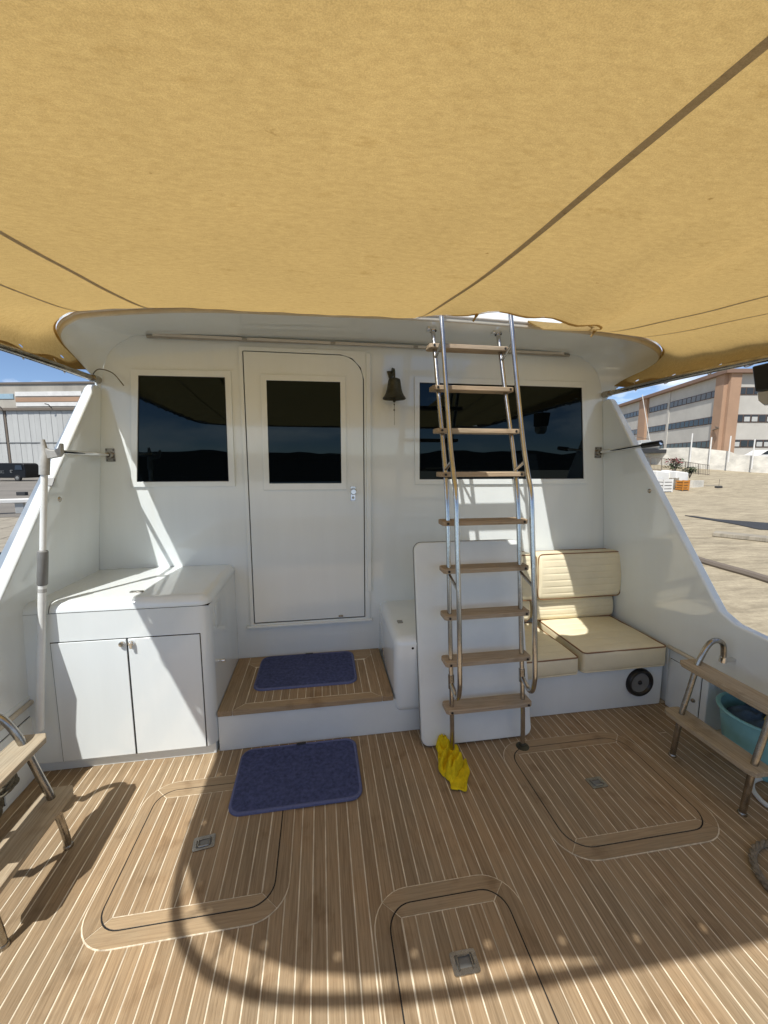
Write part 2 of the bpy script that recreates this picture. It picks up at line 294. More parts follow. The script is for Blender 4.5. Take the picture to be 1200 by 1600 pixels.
def tag(o, label=None, cat=None, group=None, kind=None):
    if label: o['label'] = label
    if cat: o['category'] = cat
    if group: o['group'] = group
    if kind: o['kind'] = kind
    return o
def thing(name, label, cat, loc=(0, 0, 0), group=None, kind=None, world=True):
    """Empty at the thing's base. world=True: parts are written in world coordinates."""
    o = bpy.data.objects.new(name, None); o.empty_display_size = 0.1; COL.objects.link(o); o.location = loc
    if world: o['raw'] = 1
    return tag(o, label, cat, group, kind)
def inst(me, name, parent, loc=(0, 0, 0), rot=(0, 0, 0), scale=(1, 1, 1)):
    o = bpy.data.objects.new(name, me); COL.objects.link(o); o.location = loc; o.rotation_euler = rot; o.scale = scale
    if parent is not None:
        o.parent = parent
        if parent.get('raw'): o.matrix_parent_inverse = Matrix.Translation(-parent.location)
    return o
def catmull(pts, k=6):
    pts = [Vector(p) for p in pts]; out = []
    for i in range(len(pts) - 1):
        p0 = pts[max(i - 1, 0)]; p1 = pts[i]; p2 = pts[i + 1]; p3 = pts[min(i + 2, len(pts) - 1)]
        for j in range(k):
            t = j / k; out.append(0.5 * ((2 * p1) + (p2 - p0) * t + (2 * p0 - 5 * p1 + 4 * p2 - p3) * t * t + (3 * p1 - p0 - 3 * p2 + p3) * t ** 3))
    out.append(pts[-1]); return out
def rrect(x0, x1, y0, y1, r, n=6):
    rr = r if isinstance(r, (list, tuple)) else [r] * 4; P = []
    for (cx, cy, a, q) in ((x1 - rr[0], y1 - rr[0], 0, rr[0]), (x0 + rr[1], y1 - rr[1], 90, rr[1]), (x0 + rr[2], y0 + rr[2], 180, rr[2]), (x1 - rr[3], y0 + rr[3], 270, rr[3])):
        for i in range(n + 1):
            t = R(a + 90 * i / n); P.append((cx + q * math.cos(t), cy + q * math.sin(t)))
    return P
def softbox(hx, hy, hz, r, xs=None, ys=None, zs=None, fn=None):
    """box of half sizes rounded by r, centred; fn(p, n) may push points in (quilting, sag)."""
    def co(h, extra):
        L = [-h, -h + 0.3 * r, -h + 0.65 * r, -h + r, 0, h - r, h - 0.65 * r, h - 0.3 * r, h] + list(extra or []); return sorted(set(round(q, 5) for q in L if -h <= q <= h))
    X, Y, Z = co(hx, xs), co(hy, ys), co(hz, zs); mb = MB()
    def rd(p):
        q = Vector((max(-hx + r, min(hx - r, p[0])), max(-hy + r, min(hy - r, p[1])), max(-hz + r, min(hz - r, p[2])))); d = Vector(p) - q
        n = d.normalized() if d.length > 1e-9 else Vector((0, 0, 1)); w = q + n * r
        return fn(w, n) if fn else w
    for s in (-1, 1):
        mb.grid([[rd((x, y, s * hz)) for y in Y] for x in X]); mb.grid([[rd((x, s * hy, z)) for z in Z] for x in X]); mb.grid([[rd((s * hx, y, z)) for z in Z] for y in Y])
    return mb
def weld(o, d=0.0004):
    me = o.data; bm = bmesh.new(); bm.from_mesh(me); bmesh.ops.remove_doubles(bm, verts=bm.verts, dist=d); bmesh.ops.recalc_face_normals(bm, faces=bm.faces); bm.to_mesh(me); bm.free(); me.shade_smooth(); return o
def xz(y0, y1): return lambda x, z, k: Vector((x, (y0, y1)[k], z))         # outline in XZ, faces at y0,y1
def xy(z0, z1): return lambda x, y, k: Vector((x, y, (z0, z1)[k]))

# ================================================================== SETTING
XC = 0.37; YB = 2.64
def xl(z): return -1.26 - 0.093 * (1.95 - z)      # inner face of the left wing wall
def xr(z): return 2.005 + 0.085 * (1.98 - z)

sea = MB().box(-9000, 9000, -9000, 9000, -8, -1.35).build("harbour_water", M['water']); tag(sea, "dark harbour water around the boat", None, kind='structure')
P = []
for i in range(121):
    x = -9000 + 150 * i; h = 55 + 150 * (noise.fractal(Vector((i * 0.09, 3.3, 0)), 1.0, 2.0, 5) + 0.35)
    P.append([(x, -45, -1.5), (x, -75, -0.7), (x, -300, -0.3), (x, -5200, 4), (x, -5400, max(18, h * 0.6)), (x, -6000, max(30, h)), (x, -7000, -10)])  # nearest rows: flat dark land added to darken the window reflections
tag(MB().grid(P).build("hills", M['hill'], smooth='all'), "low dark hills and added dark flats across the water", None, kind='structure')
# quay on the right: flat apron then a rising ramp
def hf(y): return math.cos(PITCH) + math.sin(PITCH) * (800 - y) / FPX
def zpy(y, d): return EYE.z + d * (-math.sin(PITCH) + math.cos(PITCH) * (800 - y) / FPX) / hf(y)
def campt(a, d, z): return Vector((math.sin(YAW) * d + math.cos(YAW) * a, math.cos(YAW) * d - math.sin(YAW) * a, z))
def rampz(d): return -0.6 if d < 24 else (-0.6 + (d - 24) / 13 * 1.25 if d < 37 else 0.65 + min(1.5, (d - 37) * 0.1))
qe0, qe1 = oz(1010, 890, -0.6), oz(1212, 1012, -0.6); qd = (qe1 - qe0).normalized()
edge = [Vector((4.3, 9, -0.6)), oz(1120, 940, -0.6), oz(1150, 965, -0.6), oz(1200, 1000, -0.6), Vector((4.9, -60, -0.6))]
rows = []
E0, E1 = Vector((5.2, -80, 0)), Vector((5.45, 60, 0))
for yi in [-80, -30, -10, 0, 3, 5, 8, 11, 14, 17, 20, 23, 26, 30, 34, 38, 44, 52, 60, 80, 120]:
    row = []
    for xi in [0, 1, 2, 4, 7, 10, 14, 18, 23, 28, 34, 40, 50, 70, 110]:
        x = 5.2 + 0.02 * yi * 0.3 + xi; d = x * math.sin(YAW) + yi * math.cos(YAW)
        row.append((x, yi, rampz(d) + (0.012 * noise.noise(Vector((x * 0.4, yi * 0.4, 0))) if xi > 0 else 0)))
    rows.append(row)
qm = MB().grid(rows)
qm.add([(r[0][0], r[0][1], r[0][2]) for r in rows] + [(r[0][0] + 0.03, r[0][1], -4) for r in rows], [(i, i + 1, len(rows) + i + 1, len(rows) + i) for i in range(len(rows) - 1)])
tag(qm.build("quay_ground", M['quay'], smooth=True), "tan concrete quay ground on the right", None, kind='structure')
fd = MB().box(5.08, 5.2, -12, 30, -0.86, -0.61).build("quay_edge_fender", M['tyre'], bevel=0.03); tag(fd, "dark rubber strip along the right quay edge", "quay fender")
# yard on the left
LQ = [(-120, 130), (-120, 20), (-40, 20), (-20, 16.5), (-12.6, 17.2), (-9, 17.6), (-9, 130)]
tag(MB().prism(LQ, xy(-4, -0.6)).build("yard_ground", M['asph']), "grey asphalt yard on the left", None, kind='structure')

# ================================================================== DECK
deck = thing("teak_deck", "laid teak cockpit deck of narrow planks with pale caulk lines", "deck", (0.37, 0.5, 0), kind='structure')
SIDE_L, SIDE_R = -1.47, 2.22
MB().box(SIDE_L - 0.3, SIDE_R + 0.3, -1.0, YB, -0.08, -0.0012).build("caulking", M['caulk'], deck)
PITCHW = 0.0487; ci = 0
pl_me = None
def plankmesh(w, l, m, th=0.006, ax='Y'):
    mb = MB(); b = 0.0008
    if ax == 'Y': x0, x1, y0, y1 = -w / 2, w / 2, -l / 2, l / 2
    else: x0, x1, y0, y1 = -l / 2, l / 2, -w / 2, w / 2
    vs = [(x0, y0, -th), (x1, y0, -th), (x1, y1, -th), (x0, y1, -th), (x0, y0, -b), (x1, y0, -b), (x1, y1, -b), (x0, y1, -b), (x0 + b, y0 + b, 0), (x1 - b, y0 + b, 0), (x1 - b, y1 - b, 0), (x0 + b, y1 - b, 0)]
    F = [(8, 9, 10, 11)]
    for a in (0, 4):
        F += [(a + i, a + (i + 1) % 4, a + 4 + (i + 1) % 4, a + 4 + i) for i in range(4)]
    return mb.add(vs, F).mesh("plank", m)
DL = YB - 0.58 - (-0.95) + 0.0
pm = plankmesh(PITCHW - 0.0045, 3.04, M['teak'])
x = SIDE_L + PITCHW / 2
while x < SIDE_R:
    z_ = random.uniform(-0.0003, 0.0003); ya_, yb_ = -0.97, 2.07
    if random.random() < 0.12:
        jn = random.uniform(0.3, 1.9)
        for a_, b_ in ((ya_, jn - 0.0016), (jn + 0.0016, yb_)): inst(pm, "plank", deck, (x, (a_ + b_) / 2, z_), scale=(1, (b_ - a_) / 3.04, 1))
    else: inst(pm, "plank", deck, (x, (ya_ + yb_) / 2, z_))
    x += PITCHW
# short planks under the recess behind the right ladder are covered by the same strips

def band(P, Q, seg, z0, z1, m, parent, name="border_plank"):
    """frame between outer outline P and inner outline Q split at the corners into four mitred pieces"""
    n = len(P); q = n // 4; g = 0.0016
    for c in range(4):
        st = c * q + q // 2; idx = [(st + i) % n for i in range(q + 1)]
        a = [Vector((*P[i], 0)) for i in idx]; b = [Vector((*Q[i], 0)) for i in idx]
        t0 = (a[1] - a[0]).normalized() * g; t1 = (a[-1] - a[-2]).normalized() * g
        a[0] += t0; b[0] += t0; a[-1] -= t1; b[-1] -= t1
        k = len(a); vs = [(p.x, p.y, z1) for p in a] + [(p.x, p.y, z1) for p in b] + [(p.x, p.y, z0) for p in a] + [(p.x, p.y, z0) for p in b]
        F = []
        for i in range(k - 1):
            F += [(i, i + 1, k + i + 1, k + i), (2 * k + i + 1, 2 * k + i, i, i + 1), (k + i, k + i + 1, 3 * k + i + 1, 3 * k + i)]
        F += [(0, k, 3 * k, 2 * k), (k - 1, 3 * k - 1, 4 * k - 1, 2 * k - 1)]
        MB().add(vs, F).build(name, m[c % 2], parent)

def hatch(x0, x1, y0, y1, r, label, hx, hy, hrot):
    sur = thing("hatch_surround", None, None, ((x0 + x1) / 2, (y0 + y1) / 2, 0)); sur['raw'] = 1
    sur.parent = deck; sur.matrix_parent_inverse = Matrix.Translation(-deck.location)
    w = 0.050; n = 8; zt = 0.0036
    O = rrect(x0 - w, x1 + w, y0 - w, y1 + w, r + w * 0.8, n); O2 = rrect(x0 - w - 0.004, x1 + w + 0.004, y0 - w - 0.004, y1 + w + 0.004, r + w * 0.8 + 0.004, n)
    G = rrect(x0 - 0.003, x1 + 0.003, y0 - 0.003, y1 + 0.003, r, n)
    MB().prism(O2, xy(-0.006, 0.0018)).build("caulk_bed", M['caulk'], sur)
    MB().prism(G, xy(-0.006, 0.0024)).build("gap", M['gap'], sur)
    band(O, G, n, 0.0018, zt, (M['teakx'], M['teak']), sur)
    lid = thing("deck_hatch", label, "deck hatch", ((x0 + x1) / 2, (y0 + y1) / 2, 0), group="teak hatch lids set in the deck")
    bw = 0.040; I = rrect(x0 + bw, x1 - bw, y0 + bw, y1 - bw, 0.012, n); Lo = rrect(x0 + 0.0018, x1 - 0.0018, y0 + 0.0018, y1 - 0.0018, r - 0.003, n)
    MB().prism(Lo, xy(0.0026, 0.0030)).build("caulk_bed", M['caulk'], lid)
    band(Lo, rrect(x0 + bw, x1 - bw, y0 + bw, y1 - bw, 0.010, n), n, 0.0030, 0.0042, (M['teakx'], M['teak']), lid)
    W = x1 - x0 - 2 * bw - 0.008; k = max(1, round(W / PITCHW)); pw = W / k
    me = plankmesh(pw - 0.0042, y1 - y0 - 2 * bw - 0.007, M['teak'], 0.0012)
    for i in range(k): inst(me, "plank", lid, (x0 + bw + 0.004 + pw * (i + 0.5), (y0 + y1) / 2, 0.0042 + random.uniform(0, 0.0003)))
    h = thing("lifting_handle", None, None, (hx, hy, 0.0045)); h.parent = lid; h.matrix_parent_inverse = Matrix.Translation(-lid.location); h['raw'] = 0
    del h['raw']; h.rotation_euler = (0, 0, hrot)
    MB().ring(rrect(-0.042, 0.042, -0.031, 0.031, 0.008, 3), rrect(-0.029, 0.029, -0.02, 0.014, 0.004, 3), xy(-0.001, 0.0032)).build("handle_plate", M['steelw'], h)
    MB().box(-0.03, 0.03, -0.021, 0.015, -0.001, 0.0006).build("handle_recess", M['grey'], h)
    MB().tube([(-0.022, 0.018, 0.0042), (-0.022, -0.012, 0.0042), (-0.018, -0.0165, 0.0042), (0.018, -0.0165, 0.0042), (0.022, -0.012, 0.0042), (0.022, 0.018, 0.0042)], 0.0032, 6).build("pull_ring", M['steelw'], h, smooth=True)
    return lid
hatch(-0.775, -0.195, 1.255, 1.83, 0.085, "teak deck hatch at left, its far corner covered by the lower blue mat", -0.498, 1.53, R(8))
hatch(0.97, 1.63, 1.265, 1.83, 0.10, "large teak deck hatch at right in front of the cushioned bench", 1.29, 1.552, R(2))
hatch(0.20, 0.62, 0.72, 1.184, 0.085, "small teak deck hatch nearest the viewer at the bottom of the photo", 0.412, 0.99, R(180))

# ================================================================== BOAT BODY
boat = thing("motor_yacht", "white motor yacht cabin and cockpit sides around the teak deck", "boat", (0.37, 2.6, 0))
def part(mb, name, m, parent=boat, **k): return mb.build(name, m, parent, **k)
def empt(name, loc, parent):
    o = thing(name, None, None, loc); o.parent = parent; o.matrix_parent_inverse = Matrix.Translation(-parent.location) if parent.get('raw') else Matrix(); return o
ARCH = [(-1.266, 1.90), (-1.262, 1.98), (-1.252, 2.05), (-1.232, 2.115), (-1.19, 2.19), (-1.11, 2.25), (-0.97, 2.285), (-0.3, 2.296), (XC, 2.30), (1.0, 2.296), (1.70, 2.285), (1.85, 2.25), (1.93, 2.19), (1.975, 2.115), (1.995, 2.05), (2.004, 1.98), (2.01, 1.90)]
bp = [(xl(0) - 0.02, 0), *[(XC + (a - XC) * 1.02, 1.2 + (b - 1.2) * 1.03) for a, b in ARCH], (xr(0) + 0.02, 0)]
part(MB().prism(bp[::-1], xz(YB, YB + 0.06)), "bulkhead", M['gel'], bevel=0.004)
# soffit / overhang
EPX = [(150, 592, 2.625), (136, 578, 2.575), (116, 556, 2.50), (99, 536, 2.42), (96, 520, 2.355), (110, 506, 2.315), (148, 496, 2.29), (300, 489, 2.275), (500, 495, 2.27), (700, 504, 2.27), (890, 520, 2.27), (985, 533, 2.285), (1022, 548, 2.325), (1028, 562, 2.39), (1010, 578, 2.46), (975, 598, 2.55), (948, 613, 2.63)]
EDGE = catmull([oy(a, b, c) for a, b, c in EPX], 8)
ARC3 = catmull([(a, YB - 0.001, b) for a, b in ARCH], 8)
def soff(t, e, a):
    p = e.lerp(a, t); return p
part(MB().grid([[soff(t, e, a) for t in (0, 0.2, 0.45, 0.7, 0.85, 0.94, 1.0)] for e, a in zip(EDGE, ARC3)]), "overhang_soffit", M['gel'], smooth='all')
def outw(i, d, dz):
    a = EDGE[max(i - 1, 0)]; b = EDGE[min(i + 1, len(EDGE) - 1)]; t = (b - a); t.z = 0; t.normalize(); n = Vector((t.y, -t.x, 0)); return EDGE[i] + n * d + Vector((0, 0, dz))
N = len(EDGE)
part(MB().grid([[outw(i, d, z) for d, z in ((0.0, 0), (0.006, 0.002), (0.008, 0.008), (0.008, 0.020))] for i in range(N)]), "lower_trim_band", M['trim'], smooth='all')
part(MB().grid([[outw(i, d, z) for d, z in ((0.008, 0.020), (0.003, 0.022), (0.012, 0.024), (0.016, 0.031), (0.012, 0.038), (0.002, 0.040))] for i in range(N)]), "awning_track", M['wtrim'], smooth='all')
part(MB().grid([[outw(i, d, z) for d, z in ((0.002, 0.040), (0.0, 0.075), (-0.03, 0.10))] + [Vector((EDGE[i].x * 0.96 + 0.37 * 0.04, 2.72, EDGE[i].z + 0.20)), Vector((EDGE[i].x * 0.94 + 0.37 * 0.06, 3.4, EDGE[i].z + 0.30))] for i in range(N)]), "flybridge_coaming", M['gel'], smooth='all')
# light track along the joint of bulkhead and overhang
part(MB().tube([(-0.985, YB - 0.02, 2.272), (0.37, YB - 0.02, 2.283), (1.715, YB - 0.02, 2.272)], 0.0105, 8), "light_track", M['strip'], smooth=True)
for i in range(5):
    xx = -0.95 + i * 0.53; part(MB().box(xx, xx + 0.50, YB - 0.034, YB - 0.024, 2.273, 2.288), "track_cover", M['wtrim'], bevel=0.002)
# wing walls + coamings
WP = [(YB, 0.0), (YB, 1.97), (2.585, 1.985), (2.56, 1.965), (1.80, 0.83), (1.74, 0.745), (1.66, 0.705), (1.50, 0.69), (1.0, 0.685), (-1.05, 0.685), (-1.05, 0.40), (2.055, 0.40), (2.055, 0.0)]
part(MB().prism(WP, lambda y, z, k: Vector((xl(z) - 0.055 * k - 1.5 * max(0, min(0.17, 1.87 - y)) ** 1.5 * max(0, min(1, (z - 0.45) / 0.2)), y, z))), "wing_wall", M['gel'], bevel=0.012, seg=3)
part(MB().prism(WP, lambda y, z, k: Vector((xr(z) + 0.055 * k, y, z))), "wing_wall", M['gel'], bevel=0.012, seg=3)
for s, fx in ((-1, xl), (1, xr)):
    X = fx(0.4); part(MB().tube([(X - s * 0.004, 2.05, 0.395), (X - s * 0.004, -1.0, 0.395)], 0.012, 8), "ledge_trim", M['trim'], smooth=True)
    part(MB().box(min(X, X + s * 0.42), max(X, X + s * 0.42), -1.0, 2.05, 0.41, 0.43), "side_deck_underside", M['gelm'])
    part(MB().box(min(X + s * 0.40, X + s * 0.46), max(X + s * 0.40, X + s * 0.46), -1.0, 3.5, -1.6, 0.50), "hull_side", M['gel'])
    part(MB().box(min(X + s * 0.04, X + s * 0.44), max(X + s * 0.04, X + s * 0.44), -1.0, 2.64, 0.47, 0.49), "side_deck", M['gel'])
    # small locker under the ledge, with a door
    lx = X + s * 0.012
    lk = part(MB().box(min(lx, lx + s * 0.3), max(lx, lx + s * 0.3), 1.79, 2.055, 0.0, 0.385), "side_locker", M['gelm'], bevel=0.006)
    gq = part(MB().box(min(lx - s * 0.0015, lx + s * 0.002), max(lx - s * 0.0015, lx + s * 0.002), 1.827, 2.038, 0.027, 0.323), "door_gap", M['gap'], parent=lk); gq.matrix_parent_inverse = Matrix()
    d = part(MB().box(min(lx - s * 0.008, lx + s * 0.002), max(lx - s * 0.008, lx + s * 0.002), 1.83, 2.035, 0.03, 0.32), "locker_door", M['gelm'], parent=lk, bevel=0.003)
    lk.matrix_parent_inverse = lk.matrix_parent_inverse; d.matrix_parent_inverse = Matrix()
    k = MB().lathe([(0.0, 0.012), (0.008, 0.012), (0.011, 0.008), (0.012, 0)], 14, Matrix.Translation((lx - s * 0.009, 1.86, 0.15)) @ Matrix.Rotation(-s * math.pi / 2, 4, 'Y')).build("locker_knob", M['steelw'], lk, smooth=True); k.matrix_parent_inverse = Matrix()
part(MB().box(xl(0.4) - 0.1, xr(0.4) + 0.1, -1.08, -1.0, -1.4, 0.69), "transom", M['gel'], bevel=0.02)
for s, fx in ((-1, xl), (1, xr)):
    q = ox(91, 780, xl(1.3)) if s < 0 else ox(1016, 767, xr(1.3))
    part(MB().lathe([(0, 0.006), (0.009, 0.006), (0.013, 0.002), (0.014, 0)], 14, Matrix.Translation((fx(q.z) - s * 0.001, q.y, q.z)) @ Matrix.Rotation(-s * math.pi / 2, 4, 'Y')), "round_fitting", M['steelw'], smooth=True)

tq = ox(88, 742, xl(1.45)); ty_, tz_ = 2.56 - (1.965 - 1.445) * 0.6696, 1.445
part(MB().add([Vector((x_, ty_ + a * 0.555 + b * 0.832, tz_ + a * 0.832 - b * 0.555)) for x_ in (xl(1.45) - 0.004, xl(1.45) - 0.051) for a in (-0.022, 0.022) for b in (-0.0035, 0.0022)], [(0, 1, 3, 2), (4, 6, 7, 5), (0, 2, 6, 4), (1, 5, 7, 3), (0, 4, 5, 1), (2, 3, 7, 6)]), "grey_tape", M['grey'])
def frame_window(q0, fr, name, parent, yb):
    """quad window from four photo corners (TL,TR,BR,BL) plus its frame"""
    P = [oy(a, b, YB) for a, b in q0]; F = [oy(a, b, YB) for a, b in fr]
    w = empt(name, ((P[0].x + P[2].x) / 2, YB, P[2].z), parent)
    MB().ring([(p.x, p.z) for p in F], [(p.x, p.z) for p in P], xz(yb, yb - 0.011)).build("window_frame", M['gel'], w, bevel=0.002)
    cx = sum(p.x for p in P) / 4; cz = sum(p.z for p in P) / 4
    MB().prism([(cx + (p.x - cx) * 1.01, cz + (p.z - cz) * 1.01) for p in P][::-1], xz(yb - 0.0035, yb - 0.001)).build("window_pane", M['glass'], w)
    g = 0.004
    MB().ring([(p.x, p.z) for p in P], [(p.x + (g if p.x < cx else -g), p.z + (g if p.z < cz else -g)) for p in P], xz(yb - 0.004, yb - 0.0065)).build("rubber_gasket", M['black'], w)
    return w
frame_window([(217, 587), (352, 590), (358, 752), (215, 753)], [(205, 577), (361, 580), (368, 760), (206, 761)], "window", boat, YB)
frame_window([(655, 598), (908, 606), (911, 748), (655, 749)], [(647, 589), (914, 597), (917, 756), (648, 757)], "window", boat, YB)
# door
dr = empt("door", (-0.08, YB, 0.48), boat)
X0, X1, Z0, Z1 = -0.449, 0.283, 0.481, 2.212
MB().prism(rrect(X0 - 0.005, X1 + 0.006, Z0 - 0.007, Z1 + 0.004, [0.15, 0.01, 0.004, 0.004], 8)[::-1], xz(YB - 0.004, YB - 0.001)).build("door_gap", M['gap'], dr)
MB().prism(rrect(X0, X1, Z0, Z1, [0.15, 0.006, 0.004, 0.004], 8)[::-1], xz(YB - 0.016, YB - 0.002)).build("door_leaf", M['gel'], dr, bevel=0.003)
YD = YB - 0.016
A = [(-0.317, 2.043), (0.137, 2.046), (0.136, 1.404), (-0.322, 1.406)]; B = [(-0.352, 2.079), (0.170, 2.082), (0.169, 1.362), (-0.357, 1.364)]
MB().ring(B, A, xz(YD + 0.001, YD - 0.010)).build("door_window_frame", M['gel'], dr, bevel=0.002)
MB().prism(A[::-1], xz(YD - 0.0035, YD - 0.0005)).build("door_pane", M['glass'], dr)
hx, hz = 0.212, 1.338
MB().prism(rrect(hx - 0.016, hx + 0.016, hz - 0.05, hz + 0.045, 0.004, 3)[::-1], xz(YD - 0.006, YD)).build("lock_plate", M['chrome'], dr, bevel=0.0015)
MB().lathe([(0, 0.045), (0.016, 0.045), (0.021, 0.040), (0.021, 0.030), (0.010, 0.024), (0.010, 0)], 18, Matrix.Translation((hx, YD - 0.005, hz + 0.012)) @ Matrix.Rotation(math.pi / 2, 4, 'X')).build("door_knob", M['chrome'], dr, smooth=True)
MB().lathe([(0, 0.006), (0.007, 0.006), (0.009, 0)], 12, Matrix.Translation((hx, YD - 0.005, hz - 0.03)) @ Matrix.Rotation(math.pi / 2, 4, 'X')).build("keyhole", M['steelw'], dr, smooth=True)
MB().box(0.105, 0.135, YD - 0.014, YD, 0.492, 0.502).build("door_catch", M['steelw'], dr, bevel=0.002)
# door casing, hinge cover and sill
part(MB().ring(rrect(-0.478, 0.322, 0.462, 2.242, 0.006, 3), rrect(X0 - 0.006, X1 + 0.006, Z0 - 0.008, Z1 + 0.005, [0.15, 0.01, 0.004, 0.004], 3), xz(YB - 0.014, YB)), "door_casing", M['gel'], bevel=0.003)
part(MB().box(0.302, 0.334, YB - 0.026, YB, 0.655, 2.232), "hinge_cover", M['gel'], bevel=0.006)
part(MB().box(-0.50, 0.338, YB - 0.03, YB, 0.446, 0.463), "door_sill", M['gel'], bevel=0.005)

# ------------------------------------------------------------------ cabinet
cab = thing("storage_cabinet", "white two-door cockpit cabinet with rounded edges under the left window", "cabinet", (-0.95, 2.35, 0))
FY = 2.03; CX0, CX1 = -1.385, -0.565
MB().box(CX0 - 0.04, CX1 - 0.012, FY + 0.028, YB - 0.002, 0.0, 0.064).build("plinth", M['gelm'], cab, bevel=0.003)
prof = [(YB - 0.002, 0.056), (FY, 0.056), (FY, 0.828), (YB - 0.002, 0.828)]
# body with rounded right front edge
outl = [(CX0 - 0.03, YB - 0.002), (CX0 - 0.06, FY)] + [(CX1 - 0.055 + 0.055 * math.sin(R(a)), FY + 0.055 - 0.055 * math.cos(R(a))) for a in range(0, 91, 10)] + [(CX1, YB - 0.002)]
MB().prism(outl, xy(0.066, 0.829)).build("cabinet_body", M['gel'], cab, smooth=True)
# lid: nose profile swept along the front and round the right corner
def lidpt(a, z, b=0.0):  # a = inset from outline
    return [(CX0 - 0.03 + 0.16, YB - 0.002), (CX0 + 0.105, FY + a)] + [(CX1 - 0.055 + (0.055 - a) * math.sin(R(g)), FY + 0.055 - (0.055 - a) * math.cos(R(g))) for g in range(0, 91, 10)] + [(CX1 - a, YB - 0.002)]
rowsL = []
for th in range(0, 91, 9):
    ins = 0.050 * (1 - math.cos(R(th))); zz = 0.833 + 0.050 * math.sin(R(th)); rowsL.append([Vector((p[0], p[1], zz)) for p in lidpt(ins - 0.002, zz)])
lm = MB().grid(rowsL); lm.add(rowsL[-1], [tuple(range(len(rowsL[-1])))]); lm.add(rowsL[0], [tuple(range(len(rowsL[0])))[::-1]])
lid = lm.build("cabinet_lid", M['gel'], cab, smooth=True); weld(lid); lid.data.set_sharp_from_angle(angle=R(50))
o2 = [(CX0 + 0.125, YB - 0.002), (CX0 - 0.03 , YB - 0.002), (CX0 - 0.06, FY + 0.03), (CX0 - 0.045, FY + 0.006), (CX0 - 0.02, FY), (CX0 + 0.10, FY)]
rowsL = []
for th in range(0, 91, 9):
    ins = 0.050 * (1 - math.cos(R(th))); zz = 0.831 + 0.050 * math.sin(R(th))
    rowsL.append([Vector((CX0 + 0.10 , FY + ins, zz)), Vector((CX0 - 0.02, FY + ins, zz)), Vector((CX0 - 0.035, FY + 0.006 + ins, zz)), Vector((CX0 - 0.05, FY + 0.03 + ins * 0.6, zz)), Vector((CX0 - 0.05, YB - 0.002, zz)), Vector((CX0 + 0.125, YB - 0.002, zz))])
lm = MB().grid(rowsL); lm.add(rowsL[-1], [tuple(range(6))]); weld(lm.build("cabinet_top_end", M['gel'], cab, smooth=True)).data.set_sharp_from_angle(angle=R(50))
MB().box(CX0 + 0.11, CX1 - 0.004, FY + 0.004, YB - 0.004, 0.8292, 0.8326).build("lid_gap", M['gap'], cab)
for (a, b, kx) in ((-1.288, -0.957, -0.975), (-0.949, -0.617, -0.932)):
    MB().box(a - 0.0035, b + 0.0035, FY - 0.0012, FY + 0.002, 0.0662, 0.688).build("door_gap", M['gap'], cab)
    d = MB().box(a, b, FY - 0.006, FY + 0.001, 0.069, 0.684).build("cabinet_door", M['gel'], cab, bevel=0.002)
    e = MB().lathe([(0, 0.014), (0.011, 0.014), (0.014, 0.010), (0.015, 0)], 16, Matrix.Translation((kx, FY - 0.006, 0.662)) @ Matrix.Rotation(math.pi / 2, 4, 'X')).build("door_knob", M['chrome'], d, smooth=True)
    if kx > -0.95: MB().box(kx - 0.004, kx + 0.008, FY - 0.026, FY - 0.018, 0.640, 0.672).build("key", M['chrome'], d, bevel=0.002)
ca = oz(212, 925, 0.885)
MB().prism(rrect(ca.x - 0.028, ca.x + 0.034, ca.y - 0.008, ca.y + 0.016, 0.006, 3), xy(0.883, 0.888)).build("lid_catch", M['steelw'], cab, bevel=0.001)
MB().lathe([(0, 0.03), (0.010, 0.03), (0.010, 0.012), (0.006, 0.008), (0.006, 0)], 12, Matrix.Translation((CX1, 2.16, 0.47)) @ Matrix.Rotation(math.pi / 2, 4, 'Y')).build("side_knob", M['chrome'], cab, smooth=True)
MB().prism(rrect(2.13, 2.25, 0.66, 0.80, 0.02, 4), lambda y, z, k: Vector((CX1 + 0.003 * k, y, z))).build("side_vent_cover", M['gel'], cab, bevel=0.0012)

# ------------------------------------------------------------------ step
FY = 2.055
st = thing("cabin_step", "white step with teak tread below the cabin door", "step", (-0.09, 2.34, 0))
SX0, SX1 = CX1 + 0.001, 0.384; SZ = 0.235
MB().box(SX0, SX1 + 0.18, FY + 0.012, YB - 0.002, 0.0, 0.205).build("riser", M['gelm'], st, bevel=0.004)
MB().box(SX0 + 0.002, SX1 - 0.002, FY + 0.006, YB - 0.004, 0.2052, SZ - 0.0014).build("caulk_bed", M['caulk'], st)
th = 0.029
def sbox(a, b, c, d, m, z=SZ): MB().box(a, b, c, d, SZ - th, z).build("tread_board", m, st, bevel=0.0015)
sbox(SX0 + 0.002, SX0 + 0.075, FY, YB - 0.004, M['teak'])
sbox(SX1 - 0.062, SX1 - 0.002, FY, YB - 0.004, M['teak'])
sbox(SX0 + 0.079, SX1 - 0.066, YB - 0.085, YB - 0.004, M['teakx'])
ia, ib, ic, id_ = SX0 + 0.079, SX1 - 0.066, FY, YB - 0.089
def mitre(pts, m): MB().prism(pts, xy(SZ - th, SZ)).build("tread_board", m, st, bevel=0.001)
bw = 0.055; g = 0.002
mitre([(ia, ic), (ib, ic), (ib - bw, ic + bw - g), (ia + bw, ic + bw - g)], M['teakx'])
mitre([(ia, id_), (ia + bw * 0.8, id_ - bw * .8), (ib - bw * .8, id_ - bw * .8), (ib, id_)], M['teakx'])
mitre([(ia, ic + 2 * g), (ia + bw - g, ic + bw + g), (ia + bw - g, id_ - bw - g), (ia, id_ - 2 * g)], M['teak'])
mitre([(ib, ic + 2 * g), (ib, id_ - 2 * g), (ib - bw + g, id_ - bw - g), (ib - bw + g, ic + bw + g)], M['teak'])
